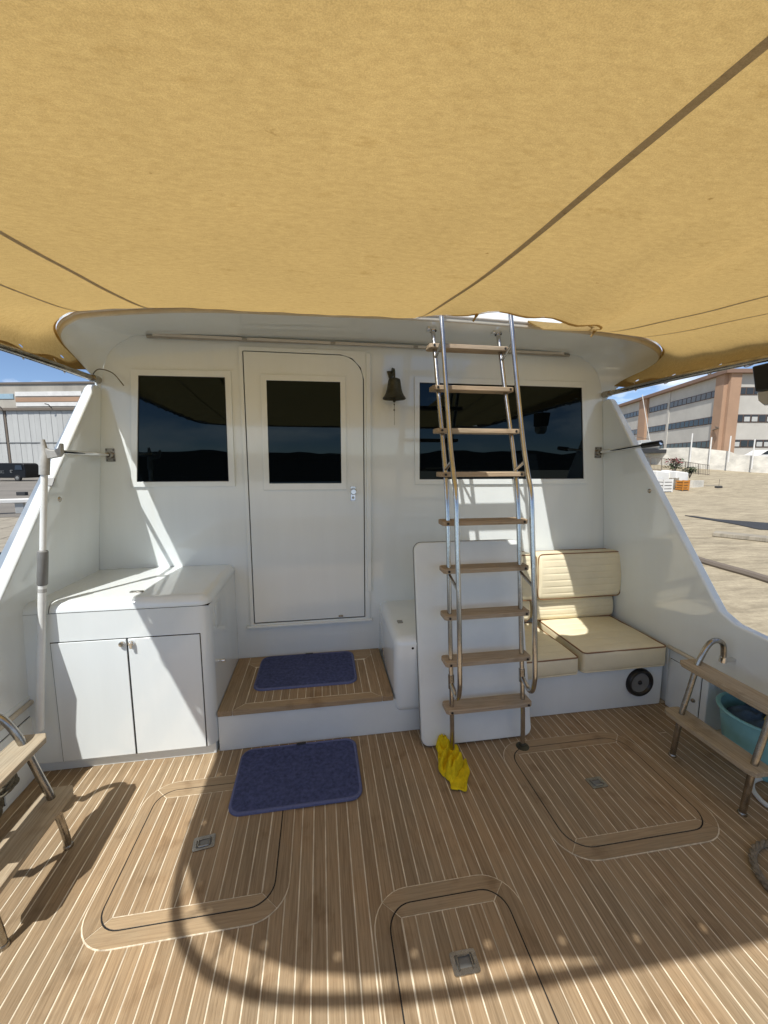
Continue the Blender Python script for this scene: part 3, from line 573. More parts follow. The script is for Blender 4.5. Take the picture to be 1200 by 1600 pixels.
pa, pb = ia + bw + 0.002, ib - bw - 0.002
k = 15; w = (pb - pa) / k; me = plankmesh(w - 0.0035, id_ - ic - 2 * bw - 0.008, M['teak'], 0.008)
for i in range(k): inst(me, "tread_board", st, (pa + w * (i + 0.5), (ic + id_) / 2, SZ - 0.0005))

# ------------------------------------------------------------------ cold box beside step and bench
cb = thing("cool_box", "white rounded box locker between the step and the leaning panel", "locker", (0.56, 2.3, 0))
MB().box(SX1 + 0.004, 0.75, FY + 0.022, YB - 0.002, 0.0, 0.122).build("plinth", M['gelm'], cb)
ln = YB - FY
o = softbox(0.24, ln / 2 + 0.03, 0.225, 0.05).build("box_body", M['gel'], cb, smooth='all'); weld(o)
o.location = (0.388 + 0.24, FY + ln / 2 + 0.03 - 0.012, 0.125 + 0.225)
p = oz(625, 972, 0.574); MB().prism(rrect(p.x - 0.016, p.x + 0.016, p.y - 0.02, p.y + 0.02, 0.003, 3), xy(0.574, 0.579)).build("lid_latch", M['steelw'], cb, bevel=0.001)
p = oy(645, 1013, FY - 0.012); MB().lathe([(0, 0.004), (0.005, 0.004), (0.007, 0)], 10, Matrix.Translation((p.x, FY - 0.012, p.z)) @ Matrix.Rotation(math.pi / 2, 4, 'X')).build("drain_plug", M['gap'], cb, smooth=True)

bench = thing("bench_base", "white built-in bench base carrying the cream cushions", "bench", (1.45, 2.3, 0))
MB().box(0.755, 2.128, FY + 0.010, YB - 0.002, 0.0, 0.277).build("bench_box", M['gel'], bench, bevel=0.006)
sp = thing("round_speaker", "round black loudspeaker set in the bench front", "loudspeaker", (1.957, FY, 0.168))
mx = Matrix.Translation((1.957, FY + 0.008, 0.168)) @ Matrix.Rotation(math.pi / 2, 4, 'X')
MB().lathe([(0.062, 0.012), (0.070, 0.024), (0.082, 0.026), (0.089, 0.018), (0.091, 0)], 40, mx).build("speaker_rim", M['black'], sp, smooth=True)
MB().lathe([(0.0, 0.010), (0.02, 0.011), (0.05, 0.013), (0.064, 0.013)], 36, mx).build("speaker_grille", M['grey'], sp, smooth=True)
MB().lathe([(0.0, 0.022), (0.008, 0.021), (0.013, 0.016), (0.015, 0.008)], 20, mx).build("centre_cap", M['black'], sp, smooth=True)

def seat_cushion(x0, x1, y0, y1, z0, z1, label, qx):
    c = thing("seat_cushion", label, "cushion", ((x0 + x1) / 2, (y0 + y1) / 2, z0), group="cream seat cushions on the bench", world=False)
    hx, hy, hz = (x1 - x0) / 2, (y1 - y0) / 2, (z1 - z0) / 2
    lines = [y for y in [(-hy + 0.075 + i * 0.075) for i in range(20)] if y < hy - 0.05]
    ys = [q + d for q in lines for d in (-0.012, -0.006, -0.003, 0, 0.003, 0.006, 0.012)]
    def fn(w, n):
        if n.z > 0.6:
            g = min((abs(w.y - q) for q in lines), default=1); e = 1 - (w.x / hx) ** 2; f = 1 - (w.y / hy) ** 2
            w = w + Vector((0, 0, 0.016 * max(0, e) * max(0, f) - (0.0028 * math.exp(-(g / 0.004) ** 2) if abs(w.x) < hx - 0.03 else 0)))
        if n.y < -0.6: w = w + Vector((0, -0.010 * max(0, 1 - (w.x / hx) ** 2) * max(0, 1 - (w.z / hz) ** 2), 0))
        return w + n * (0.005 * noise.noise(w * 6 + Vector((x0, 0, 0))) + 0.002 * noise.noise(w * 19))
    b = softbox(hx, hy, hz, 0.022, xs=[-hx * .75, -hx * .5, -hx * .25, hx * .25, hx * .5, hx * .75], ys=ys, zs=[-hz * .4, hz * .4], fn=fn).build("cushion_body", M['cream'], c, smooth='all'); weld(b); b.location.z = hz
    for zz in (2 * hz - 0.006, 0.006):
        MB().tube([(p[0], p[1], zz) for p in rrect(-hx + 0.003, hx - 0.003, -hy + 0.003, hy - 0.003, 0.022, 4)], 0.0042, 6, closed=True).build("piping", M['pipe'] if zz > 0.05 else M['cream'], c, smooth=True)
    return c
sc1 = seat_cushion(1.535, 2.108, 2.025, 2.555, 0.279, 0.412, "cream quilted seat cushion at the right end of the bench", 0)
sc2 = seat_cushion(0.80, 1.500, 2.012, 2.545, 0.279, 0.392, "cream quilted seat cushion half hidden behind the ladder and white panel", 0)
sc2.rotation_euler = (0, 0, R(1.2))

def back_cushion(x0, x1, label, dy=0):
    c = thing("back_cushion", label, "cushion", ((x0 + x1) / 2, YB - 0.06, 0.41), group="cream two-tier backrest cushions", world=False)
    hx = (x1 - x0) / 2
    for (za, zb, ya, th, tilt, nm) in ((0.0, 0.165, -0.02, 0.09, 5, "lower_roll"), (0.17, 0.497, -0.045, 0.13, 3, "upper_roll")):
        hz = (zb - za) / 2; hy = th / 2; k = 3 if hz < 0.1 else 6
        lines = [-hz + (i + 1) * 2 * hz / (k + 1) for i in range(k)]
        zs = [q + d for q in lines for d in (-0.012, -0.006, -0.003, 0, 0.003, 0.006, 0.012)]
        def fn(w, n, hz=hz, lines=lines):
            if n.y < -0.5:
                g = min(abs(w.z - q) for q in lines); e = max(0, 1 - (w.x / hx) ** 2); f = max(0, 1 - (w.z / hz) ** 2)
                w = w + Vector((0, -0.018 * f - 0.004 * e + (0.003 * math.exp(-(g / 0.004) ** 2) if abs(w.x) < hx - 0.03 else 0), 0))
            return w + n * 0.003 * noise.noise(w * 8 + Vector((x0 * 3, za * 9, 0)))
        b = softbox(hx - (0.008 if za == 0 else 0), hy, hz, 0.028, xs=[-hx * .7, -hx * .35, hx * .35, hx * .7], zs=zs, fn=fn).build(nm, M['cream'], c, smooth='all'); weld(b)
        b.location = (0, ya, (za + zb) / 2); b.rotation_euler = (R(-tilt), 0, 0)
        for yy in (-hy + 0.004, hy - 0.004):
            p = MB().tube([(q[0], yy, q[1]) for q in rrect(-hx + 0.004 + (0.008 if za == 0 else 0), hx - 0.004 - (0.008 if za == 0 else 0), -hz + 0.004, hz - 0.004, 0.03, 4)], 0.004, 6, closed=True).build("piping", M['pipe'], b, smooth=True)
    return c
back_cushion(1.478, 2.125, "cream two-tier backrest in the bench corner by the right wing wall")
back_cushion(0.84, 1.468, "cream two-tier backrest mostly hidden behind the ladder and white panel")

# ------------------------------------------------------------------ leaning panel
pn = thing("leaning_board", "white padded board with rounded corners leaning behind the ladder", "board", (0.83, 1.90, 0.0), world=False)
b = softbox(0.318, 0.023, 0.555, 0.02).build("board_body", M['panel'], pn, smooth='all')
bpnl = MB()
O = rrect(-0.318, 0.318, 0, 1.105, 0.045, 6)
bpy.data.objects.remove(b)
b = bpnl.prism(O, xz(0.0, 0.046)).build("board_body", M['panel'], pn, bevel=0.008, seg=3)
MB().tube([(p[0], 0.023, p[1]) for p in rrect(-0.3185, 0.3185, -0.0005, 1.1055, 0.045, 6)], 0.004, 6, closed=True).build("edge_piping", M['grey'], pn, smooth=True)
pn.rotation_euler = (R(-12.6), 0, R(-0.3)); pn.location = (0.832, 1.905, 0.012)

# ================================================================== LADDERS
lad = thing("boarding_ladder", "tall steel ladder with teak rungs and double handrails up to the flybridge", "ladder", (0.86, 1.84, 0))
railpath = [(1.84, 0.0), (1.862, 0.25), (1.93, 0.75), (1.988, 1.20), (2.03, 1.42), (2.10, 1.64), (2.215, 1.95), (2.36, 2.37)]
def raily(z):
    for (a, b), (c, d) in zip(railpath, railpath[1:]):
        if z <= d: return a + (c - a) * (z - b) / (d - b)
    return railpath[-1][0]
LX = (0.66, 1.06)
for X in LX:
    MB().tube(catmull([(X, a, b) for a, b in railpath], 5), 0.0125, 12).build("rail", M['steel'], lad, smooth=True)
    h = [(X, 2.26, 2.62), (X, 2.165, 2.29), (X, 2.10, 2.05), (X, 1.985, 1.66), (X, 1.925, 1.50), (X, 1.875, 1.38), (X, 1.84, 1.15), (X, 1.79, 0.81), (X, 1.757, 0.50), (X, 1.757, 0.42), (X, 1.772, 0.372), (X, 1.80, 0.356), (X, 1.83, 0.366), (X, raily(0.39), 0.39)]
    MB().tube(catmull(h, 5), 0.0125, 12).build("handrail", M['steel'], lad, smooth=True)
    for za, zb in ((2.13, 2.20), (1.50, 1.55), (0.955, 0.925)):
        hy_ = None
        hh = catmull(h, 10); q = min(hh, key=lambda p: abs(p.z - zb))
        MB().tube([(X, raily(za), za), (X, q.y, q.z)], 0.0085, 10).build("standoff", M['steel'], lad, smooth=True)
    MB().tube([(X, raily(0.36), 0.36), (X, raily(0.43), 0.43)], 0.0165, 12).build("tee_fitting", M['steelw'], lad, smooth=True)
    MB().lathe([(0.0, 0.022), (0.017, 0.022), (0.02, 0.012), (0.034, 0.006), (0.036, 0.0)], 20, Matrix.Translation((X, 1.84, 0.001))).build("foot_flange", M['bronze'], lad, smooth=True)
    MB().lathe([(0.013, -0.02), (0.021, -0.018), (0.021, 0.018), (0.013, 0.02)], 16, Matrix.Translation((X, raily(2.31), 2.31)) @ Matrix.Rotation(R(-20), 4, 'X')).build("top_clamp", M['chrome'], lad, smooth=True)
    MB().box(X - 0.034, X - 0.012, raily(2.31) - 0.008, raily(2.31) + 0.03, 2.300, 2.325).build("clamp_lug", M['chrome'], lad, bevel=0.003)
for i, z in enumerate((2.196, 1.952, 1.712, 1.478, 1.226, 0.979, 0.738, 0.498, 0.255)):
    y = raily(z); mb = MB(); mb.prism([(0.634, y - 0.038), (1.088, y - 0.038), (1.100, y - 0.026), (1.100, y + 0.046), (1.090, y + 0.056), (0.632, y + 0.056), (0.622, y + 0.046), (0.622, y - 0.026)], xy(z - 0.0125, z + 0.0125))
    r = mb.build("rung", M['teakgx'], lad, bevel=0.004)
    for X in (0.650, 1.075): MB().lathe([(0, 0.003), (0.006, 0.003), (0.007, 0)], 8, Matrix.Translation((X, y - 0.040, z)) @ Matrix.Rotation(math.pi / 2, 4, 'X')).build("bolt_head", M['black'], r, smooth=True).matrix_parent_inverse = Matrix()

def side_ladder(s, label, xf, xlow, xup, zl, zu, y0, y1):
    """gunwale step ladder: s=+1 starboard (outboard is +X)"""
    t = thing("gunwale_ladder", label, "ladder", (xf, (y0 + y1) / 2, 0), group="short teak and steel steps at the cockpit sides")
    for y in (y0, y1):
        k = s
        hoop = [(xf, y, 0.0), (xf + k * 0.008, y, 0.07), (xlow, y, zl), ((xlow + xup) / 2, y, (zl + zu) / 2), (xup, y, zu), (xup + k * 0.028, y, zu + 0.07), (xup + k * 0.065, y, zu + 0.125), (xup + k * 0.11, y, zu + 0.135), (xup + k * 0.145, y, zu + 0.11), (xup + k * 0.155, y, zu + 0.065), (xup + k * 0.155, y, zu + 0.025)]
        MB().tube(catmull(hoop, 6), 0.0135, 12).build("leg", M['steelw'], t, smooth=True)
        MB().lathe([(0, 0.012), (0.015, 0.012), (0.018, 0.006), (0.018, 0)], 14, Matrix.Translation((xf, y, 0.0005))).build("foot_cap", M['steelw'], t, smooth=True)
        br = MB().lathe([(0.0135, 0), (0.0175, 0.002), (0.0175, 0.03), (0.0135, 0.032)], 14, Matrix.Translation((xup + k * 0.155, y, zu + 0.012))).build("wall_bracket", M['chrome'], t, smooth=True)
        X = (xl(zu) if s < 0 else xr(zu)); a, b = sorted((xup + k * 0.155, X + 0.0 * k)); MB().box(a, b, y - 0.012, y + 0.012, zu + 0.014, zu + 0.03).build("bracket_lug", M['chrome'], t, bevel=0.003)
    for xx, z in ((xlow, zl), (xup, zu)):
        ya, yb = y0 - 0.045, y1 + 0.06
        pts = [(xx - 0.058, ya + 0.03), (xx - 0.04, ya), (xx + 0.04, ya), (xx + 0.058, ya + 0.03), (xx + 0.058, yb - 0.03), (xx + 0.04, yb), (xx - 0.04, yb), (xx - 0.058, yb - 0.03)]
        MB().prism(pts, xy(z - 0.012, z + 0.012)).build("tread", M['teakg'], t, bevel=0.004)
    return t
side_ladder(1, "two-step teak ladder hooked on the right cockpit side beside the turquoise tub", 1.812, 1.84, 1.905, 0.225, 0.492, 1.30, 1.655)
side_ladder(-1, "two-step teak ladder at the left cockpit side casting a long shadow on the deck", -1.038, -1.075, -1.15, 0.212, 0.455, 1.268, 1.605)

# ================================================================== AWNING
TUB = [(-1.272, 2.63, 2.018), (-1.315, 2.2, 2.03), (-1.35, 1.9, 2.035), (-1.395, 1.3, 2.03), (-1.41, 0.8, 2.02), (-1.405, 0.45, 2.01), (-1.36, 0.24, 2.0), (-1.27, 0.105, 2.0), (-1.13, 0.01, 2.0), (-0.9, -0.06, 2.0), (-0.4, -0.115, 2.0), (XC, -0.135, 2.0)]
TUBF = catmull(TUB, 6); TUBF = TUBF + [Vector((2 * XC - p.x, p.y, p.z)) for p in TUBF[-2::-1]]
aw = thing("awning", "tan canvas awning laced to a dark pipe frame over the cockpit", "awning", (XC, 1.2, 2.05))
MB().tube(TUBF, 0.0165, 10).build("frame_pipe", M['steelw'], aw, smooth=True)
for p, s in ((TUBF[0], -1), (TUBF[-1], 1)):
    MB().tube([p + Vector((0, -0.06, 0)), p + Vector((0, 0.004, 0))], 0.022, 12).build("pipe_socket", M['steelw'], aw, smooth=True)
# front edge along the overhang
SI = [0.0]
for a, b in zip(EDGE, EDGE[1:]): SI.append(SI[-1] + (b - a).length)
def edge_at(s):
    s = max(0, min(1, s)) * SI[-1]
    for i in range(len(SI) - 1):
        if s <= SI[i + 1]:
            f = (s - SI[i]) / max(1e-9, SI[i + 1] - SI[i]); return outw(i, 0.018, 0.040).lerp(outw(i + 1, 0.018, 0.040), f)
    return outw(len(EDGE) - 1, 0.018, 0.04)
GX0, GX1 = 0.53, 1.185                          # open gap where the ladder goes up
def smooth(t): t = max(0.0, min(1.0, t)); return t * t * (3 - 2 * t)
def front(u): return edge_at(0.004 + 0.992 * u)
def proj(p):
    d = p - EYE; return Vector((600 + FPX * d.dot(cR) / d.dot(cF), 800 - FPX * d.dot(cU) / d.dot(cF)))
# cloth edge round the ladder opening: across, fore-aft, and the sag height read off the photograph's edge line
GEDGE = catmull([(0.50, 2.25, 494), (0.525, 2.0, 496), (0.58, 1.76, 494), (0.70, 1.55, 489), (0.84, 1.44, 496), (0.97, 1.40, 507), (1.08, 1.41, 512), (1.14, 1.55, 514), (1.165, 1.9, 514), (1.185, 2.25, 517)], 8)
GX0, GX1 = 0.50, 1.185
def gapk(u):
    p = front(u)
    if not (GX0 < p.x < GX1 and p.y < 2.45): return None
    for a, b in zip(GEDGE, GEDGE[1:]):
        if a.x <= p.x <= b.x: q = a.lerp(b, (p.x - a.x) / max(1e-6, b.x - a.x)); break
    lo, hi = 1.8, 2.5
    for _ in range(24):
        m = (lo + hi) / 2
        if proj(Vector((q.x, q.y, m))).y > q.z: lo = m
        else: hi = m
    return q.y, lo
GC = {}
AFT = [(-1.30, 0.265, 2.0), (-1.20, 0.165, 2.0), (-1.07, 0.075, 2.0), (-0.87, -0.002, 2.0), (-0.48, -0.055, 2.0), (XC, -0.078, 2.0)]
AFTF = catmull(AFT, 8); AFTF = AFTF + [Vector((2 * XC - p.x, p.y, p.z)) for p in AFTF[-2::-1]]
for p in AFTF[:-1]: p.y -= 0.062 * max(0, min(1, (p.x + 0.22) / 0.35)) * max(0, min(1, (2.03 - p.x) / 0.25)); p.z += 0.012 * max(0, min(1, (p.x + 0.22) / 0.35))
SIDEP = catmull([tuple(front(0)), (-1.312, 2.45, 2.048), (-1.345, 2.2, 2.046), (-1.385, 1.85, 2.048), (-1.41, 1.3, 2.04), (-1.425, 0.8, 2.03), (-1.405, 0.48, 2.012), (-1.30, 0.265, 2.0)], 8)
SIDER = catmull([tuple(front(1))] + [(2 * XC - a, b, c) for a, b, c in ((-1.312, 2.45, 2.048), (-1.345, 2.2, 2.046), (-1.385, 1.85, 2.048), (-1.41, 1.3, 2.04), (-1.425, 0.8, 2.03), (-1.405, 0.48, 2.012), (-1.30, 0.265, 2.0))], 8)
def along(P, t):
    L = [0.0]
    for a, b in zip(P, P[1:]): L.append(L[-1] + (b - a).length)
    t = max(0, min(1, t)) * L[-1]
    for i in range(len(L) - 1):
        if t <= L[i + 1]: return P[i].lerp(P[i + 1], (t - L[i]) / max(1e-9, L[i + 1] - L[i]))
    return P[-1].copy()
def awn(u, v):
    if u not in GC:
        g = gapk(u)
        if g:
            lo, hi = 0.0, 0.8
            for _ in range(18):
                m = (lo + hi) / 2
                if awn0(u, m).y > g[0]: lo = m
                else: hi = m
            GC[u] = (lo, max(-0.16, min(0.06, g[1] - awn0(u, lo).z)))
        else: GC[u] = (0.0, 0.0)
    v0, dz = GC[u]; v = v0 + (1 - v0) * v; p = awn0(u, v)
    if dz: p.z += dz * math.exp(-((v - v0) / 0.13) ** 1.3) * min(1, v0 / 0.12) + 0.006 * math.sin(u * 160) * math.exp(-(v - v0) / 0.03)
    return p
def awn0(u, v):
    f, a, l, r = front(u), along(AFTF, u), along(SIDEP, v), along(SIDER, v)
    p = f * (1 - v) + a * v + l * (1 - u) + r * u - (front(0) * (1 - u) * (1 - v) + front(1) * u * (1 - v) + AFTF[0] * (1 - u) * v + AFTF[-1] * u * v)
    c = math.sin(math.pi * u)
    p.z += 0.012 * c * math.sin(math.pi * min(1, v * 1.0)) * 1.0 - 0.085 * c * math.sin(math.pi * v) * (1 - v)
    p.z -= 0.066 * max(0, c) ** 0.5 * max(0, math.sin(math.pi * v)) ** 0.5
    e = min(u, 1 - u, v * 0.6, (1 - v))
    p.z += 0.012 * noise.noise(Vector((p.x * 2.2, p.y * 1.4, 0))) * min(1, e * 8) + 0.004 * noise.noise(Vector((p.x * 9, p.y * 3.5, 4)))
    if u < 0.14 or u > 0.86: p.z += 0.010 * math.sin(p.y * 25) * max(0, 1 - min(u, 1 - u) / 0.14) * min(1, min(u, 1 - u) / 0.02 + 0.25)
    return p
NU, NV = 150, 84
AG = [[awn(i / NU, j / NV) for j in range(NV + 1)] for i in range(NU + 1)]
am = MB().grid(AG)
cv = am.build("canvas", M['awn'], aw, smooth='all', fix=False)
uvl = cv.data.uv_layers.new(name="UVMap")
for lp in cv.data.loops: uvl.data[lp.index].uv = ((lp.vertex_index // (NV + 1)) / NU, (lp.vertex_index % (NV + 1)) / NV)
def u_at(X, v):
    lo, hi = 0.04, 0.96
    for _ in range(26):
        mid = (lo + hi) / 2
        if awn0(mid, v).x < X: lo = mid
        else: hi = mid
    return lo
def strip(X, w, name, m, dz=-0.004):
    rows = []
    for j in range(NV + 1):
        v = j / NV; rows.append([awn(u_at(X + (0.085 * v if X == 0.485 else 0) + d * w, v), v) + Vector((0, 0, dz)) for d in (-0.5, 0, 0.5)])
    return MB().grid(rows).build(name, m, aw, smooth='all', fix=False)
def estrip(u0, w, name, m, dz=-0.004):
    rows = [[awn(max(0, min(1, u0 + d * w)), j / NV) + Vector((0, 0, dz)) for d in (-0.5, 0, 0.5)] for j in range(NV + 1)]
    return MB().grid(rows).build(name, m, aw, smooth='all', fix=False)
def ustrip(v0, w, name, m, ua=0.0, ub=1.0):
    rows = []
    for i in range(NU + 1):
        u = ua + (ub - ua) * i / NU; rows.append([awn(u, max(0, min(1, v0 + d))) + Vector((0, 0, -0.004)) for d in (0, w / 2, w)])
    return MB().grid(rows).build(name, m, aw, smooth='all', fix=False)
SEAMU = []
def u_for_x(X):
    lo, hi = 0.15, 0.85
    for _ in range(40):
        mid = (lo + hi) / 2
        if front(mid).x < X: lo = mid
        else: hi = mid
    return lo
for X, w in ((-0.77, 0.018), (0.485, 0.019), (-1.08, 0.013), (1.55, 0.016), (1.80, 0.013)): strip(X, w, "seam_webbing", M['seam'])
estrip(0.009, 0.018, "side_hem", M['awn2']); estrip(0.991, 0.018, "side_hem", M['awn2'])
ustrip(0.0, 0.010, "front_hem", M['awn']); ustrip(0.978, 0.022, "aft_hem", M['awn2'])
# lacing loops round the pipe
for s in (0, 1):
    for k in range(9):
        v = 0.10 + 0.095 * k; a = awn(0.012 if s == 0 else 0.988, v); q = min(TUBF, key=lambda t: (t - a).length); d = Vector((0, 0.05, 0))
        MB().tube(catmull([a + Vector((0, 0, -0.004)), q + Vector((0, 0.02, -0.021)), q + Vector((-0.02 if s == 0 else 0.02, 0.05, 0.0)), a + Vector((0, 0.08, 0.006))], 5), 0.0028, 6).build("lacing_loop", M['wtrim'], aw, smooth=True)
for k in range(26):
    u = (k + 0.5) / 26; a = awn(u, 0.985); q = min(TUBF, key=lambda t: (t - a).length)
    MB().tube([a, q + Vector((0.01, 0, 0.018)), q + Vector((0.02, 0, -0.018)), a + Vector((0.03, 0, 0))], 0.0028, 5).build("lacing_loop", M['wtrim'], aw, smooth=True)
for px in (714, 862, 960):
    tgt = oy(px, 505, 1.9).x; lo = u_for_x(tgt); a = awn(lo, 0.0)
    MB().tube(catmull([a + Vector((-0.012, 0, 0.02)), a + Vector((0.01, -0.012, 0.002)), a + Vector((0.004, -0.014, -0.012)), a + Vector((-0.006, -0.010, -0.030))], 5), [0.006] * 11 + [0.004] * 5, 6).build("tie_strap", M['awn'], aw, smooth=True)
q = TUBF[0]
MB().tube(catmull([q + Vector((0.0, -0.05, 0.02)), q + Vector((0.05, -0.08, 0.045)), q + Vector((0.11, -0.06, 0.03)), q + Vector((0.155, -0.04, -0.035))], 6), 0.003, 6).build("loose_cord", M['ropeg'], aw, smooth=True)
# floodlight hung from the pipe, far right
fl = thing("floodlight", "black lamp with grey lens hanging from the awning pipe at the right edge", "lamp", (2.155, 1.60, 1.97))
a = ox(1182, 573, 2.12); 
MB().prism([(0, 0), (0.16, 0.005), (0.15, -0.125), (0.028, -0.125)], lambda u, w, k: Vector((2.09 + 0.09 * k, a.y - u, a.z + w))).build("lamp_housing", M['black'], fl, bevel=0.008)
MB().prism([(0.030, -0.126), (0.148, -0.126), (0.135, -0.175), (0.10, -0.197), (0.07, -0.195), (0.042, -0.17)], lambda u, w, k: Vector((2.097 + 0.076 * k, a.y - u, a.z + w))).build("lamp_lens", M['lens'], fl, bevel=0.008)
MB().tube([(2.135, a.y - 0.08, a.z + 0.0), (2.145, a.y - 0.08, a.z + 0.05)], 0.008, 8).build("hanger", M['steelw'], fl, smooth=True)

# ================================================================== THINGS ON BOARD
def doormat(x0, x1, y0, y1, z, label, rot):
    t = thing("door_mat", label, "door mat", ((x0 + x1) / 2, (y0 + y1) / 2, z), group="navy door mats", world=False)
    hx, hy = (x1 - x0) / 2, (y1 - y0) / 2; n = 7; rings = []
    for sc, zz in ((0.0, 0.0085), (0.5, 0.009), (0.8, 0.0095), (0.93, 0.0095), (0.97, 0.009), (0.982, 0.007)):
        rings.append([Vector((p[0] * sc, p[1] * sc, zz + 0.004 * sc * noise.noise(Vector((p[0] * sc * 7, p[1] * sc * 7, x0))))) for p in rrect(-hx, hx, -hy, hy, 0.06, n)])
    k = len(rings[0]); mb = MB()
    for a, b in zip(rings, rings[1:]):
        mb.add(a + b, [(i, (i + 1) % k, k + (i + 1) % k, k + i) for i in range(k)])
    o = mb.build("pile", M['mat'], t, smooth='all'); weld(o, 1e-5)
    bd = MB(); R2 = []
    for d, zz in ((0.017, 0.006), (0.014, 0.0105), (0.009, 0.0115), (0.003, 0.010), (0.0, 0.006), (0.0, 0.0)):
        R2.append([Vector((p[0], p[1], zz)) for p in rrect(-hx + d, hx - d, -hy + d, hy - d, 0.06 - d, n)])
    for a, b in zip(R2, R2[1:]): bd.add(a + b, [(i, (i + 1) % k, k + (i + 1) % k, k + i) for i in range(k)])
    o = bd.build("binding", M['matb'], t, smooth='all'); weld(o, 1e-5)
    MB().box(-0.02, 0.03, hy - 0.018, hy - 0.002, 0.0128, 0.0138).build("label_tag", M['black'], t)
    t.rotation_euler = (0, 0, rot); return t
doormat(-0.438, 0.166, 1.635, 2.045, 0.0046, "larger looking navy mat lying on the deck below the step", R(0.4))
doormat(-0.41, 0.198, 2.215, 2.615, SZ, "navy mat lying on the teak step at the cabin door", R(-0.5))

# yellow cloth
lf = [(689, 1160), (684, 1167), (686, 1180), (687, 1200), (693, 1211), (703, 1219), (709, 1231), (719, 1233), (727, 1237)]
rt = [(699, 1162), (704, 1167), (706, 1171), (715, 1168), (715, 1188), (721, 1193), (728, 1188), (733, 1210), (728, 1237)]
rows = []; NR, NC = 64, 26
def lin(L, t): k = min(7, int(t)); f = t - k; return (L[k][0] + (L[k + 1][0] - L[k][0]) * f, L[k][1] + (L[k + 1][1] - L[k][1]) * f)
for i in range(NR + 1):
    t = i / NR * 8; a = oz(*lin(lf, t), 0.008); b = oz(*lin(rt, t), 0.008); w_ = (b - a) * 0.07; a = a - w_; b = b + w_; row = []
    for j in range(NC + 1):
        q = j / NC; p = a.lerp(b, q); e = min(1, 9 * q * (1 - q) + 0.05); ee = min(1, (i + 1) / 6, (NR + 1 - i) / 5)
        flat = smooth((t - 5.0) / 0.7)                                   # the lower end lies flat, the rest is bunched
        f1 = abs(noise.noise(Vector((q * 1.7 + 0.22 * t, t * 0.62, 2.3)))); f2 = abs(noise.noise(Vector((q * 3.6 - 0.5 * t, t * 1.5, 8.1))))
        h = 0.008 + e * ee * ((0.058 * max(0, 1 - 3.2 * f1) + 0.026 * max(0, 1 - 3.0 * f2) + 0.012) * (1 - 0.82 * flat) + 0.006 * flat * noise.noise(Vector((q * 3, t * 2, 5))))
        h = h * 0.85 + 0.008 * math.exp(-((t - 0.7) / 0.8) ** 2) * e
        p += Vector((0.010 * noise.noise(Vector((q * 2.2, t * 1.3, 7))), 0.010 * noise.noise(Vector((q * 2.4, t * 1.2, 9))), 0)); p.z = max(0.005, h); row.append(p)
    rows.append(row)
yc = MB().grid(rows).build("yellow_cloth", M['yellow'], None, smooth='all'); tag(yc, "crumpled bright yellow cloth on the deck at the foot of the ladder", "cloth")
so = yc.modifiers.new("thick", 'SOLIDIFY'); so.thickness = 0.003; so.offset = 1; sb = yc.modifiers.new("sub", 'SUBSURF'); sb.levels = 1; sb.render_levels = 1; yc.data.shade_smooth()

# bell
bl = thing("ship_bell", "small tarnished bronze ship's bell on the bulkhead right of the door", "bell", (0.491, 2.55, 1.94))
bc = oy(616, 623, 2.555); bx, by = bc.x, 2.555
prof = [(0.0, 0.128), (0.02, 0.127), (0.036, 0.120), (0.040, 0.108), (0.043, 0.085), (0.047, 0.06), (0.053, 0.038), (0.062, 0.020), (0.071, 0.008), (0.075, 0.0), (0.072, -0.003), (0.066, 0.006), (0.05, 0.03), (0.04, 0.06)]
MB().lathe(prof, 36, Matrix.Translation((bx, by, bc.z))).build("bell_body", M['bronze'], bl, smooth=True)
MB().tube([(bx, by, bc.z + 0.125), (bx, by, bc.z + 0.150), (bx, by + 0.004, bc.z + 0.172), (bx, by + 0.02, bc.z + 0.185), (bx, YB, bc.z + 0.175)], 0.007, 8).build("hanger_arm", M['bronze'], bl, smooth=True)
MB().prism([(-0.034, 0.185), (-0.006, 0.187), (-0.002, 0.207), (0.004, 0.207), (0.010, 0.18), (0.004, 0.14), (-0.02, 0.138)], lambda u, w, k: Vector((bx + u, YB - 0.012 + 0.012 * k, bc.z + w))).build("wall_bracket", M['bronze'], bl, bevel=0.002)
MB().tube([(bx, by, bc.z + 0.05), (bx, by, bc.z - 0.012)], 0.004, 6).build("clapper_rod", M['bronze'], bl, smooth=True)
MB().lathe([(0, -0.012), (0.007, -0.009), (0.010, 0), (0.007, 0.009), (0, 0.012)], 12, Matrix.Translation((bx, by, bc.z - 0.012))).build("clapper_ball", M['bronze'], bl, smooth=True)
MB().tube([(bx, by, bc.z - 0.02), (bx + 0.001, by, bc.z - 0.09), (bx + 0.002, by, bc.z - 0.165)], 0.0013, 5).build("pull_cord", M['ropeg'], bl, smooth=True)
for dz, rr in ((-0.036, 0.0045), (-0.070, 0.0055)): MB().lathe([(0, -1.6 * rr), (rr, 0), (0, 1.6 * rr)], 8, Matrix.Translation((bx, by, bc.z + dz))).build("cord_knot", M['black'], bl, smooth=True)

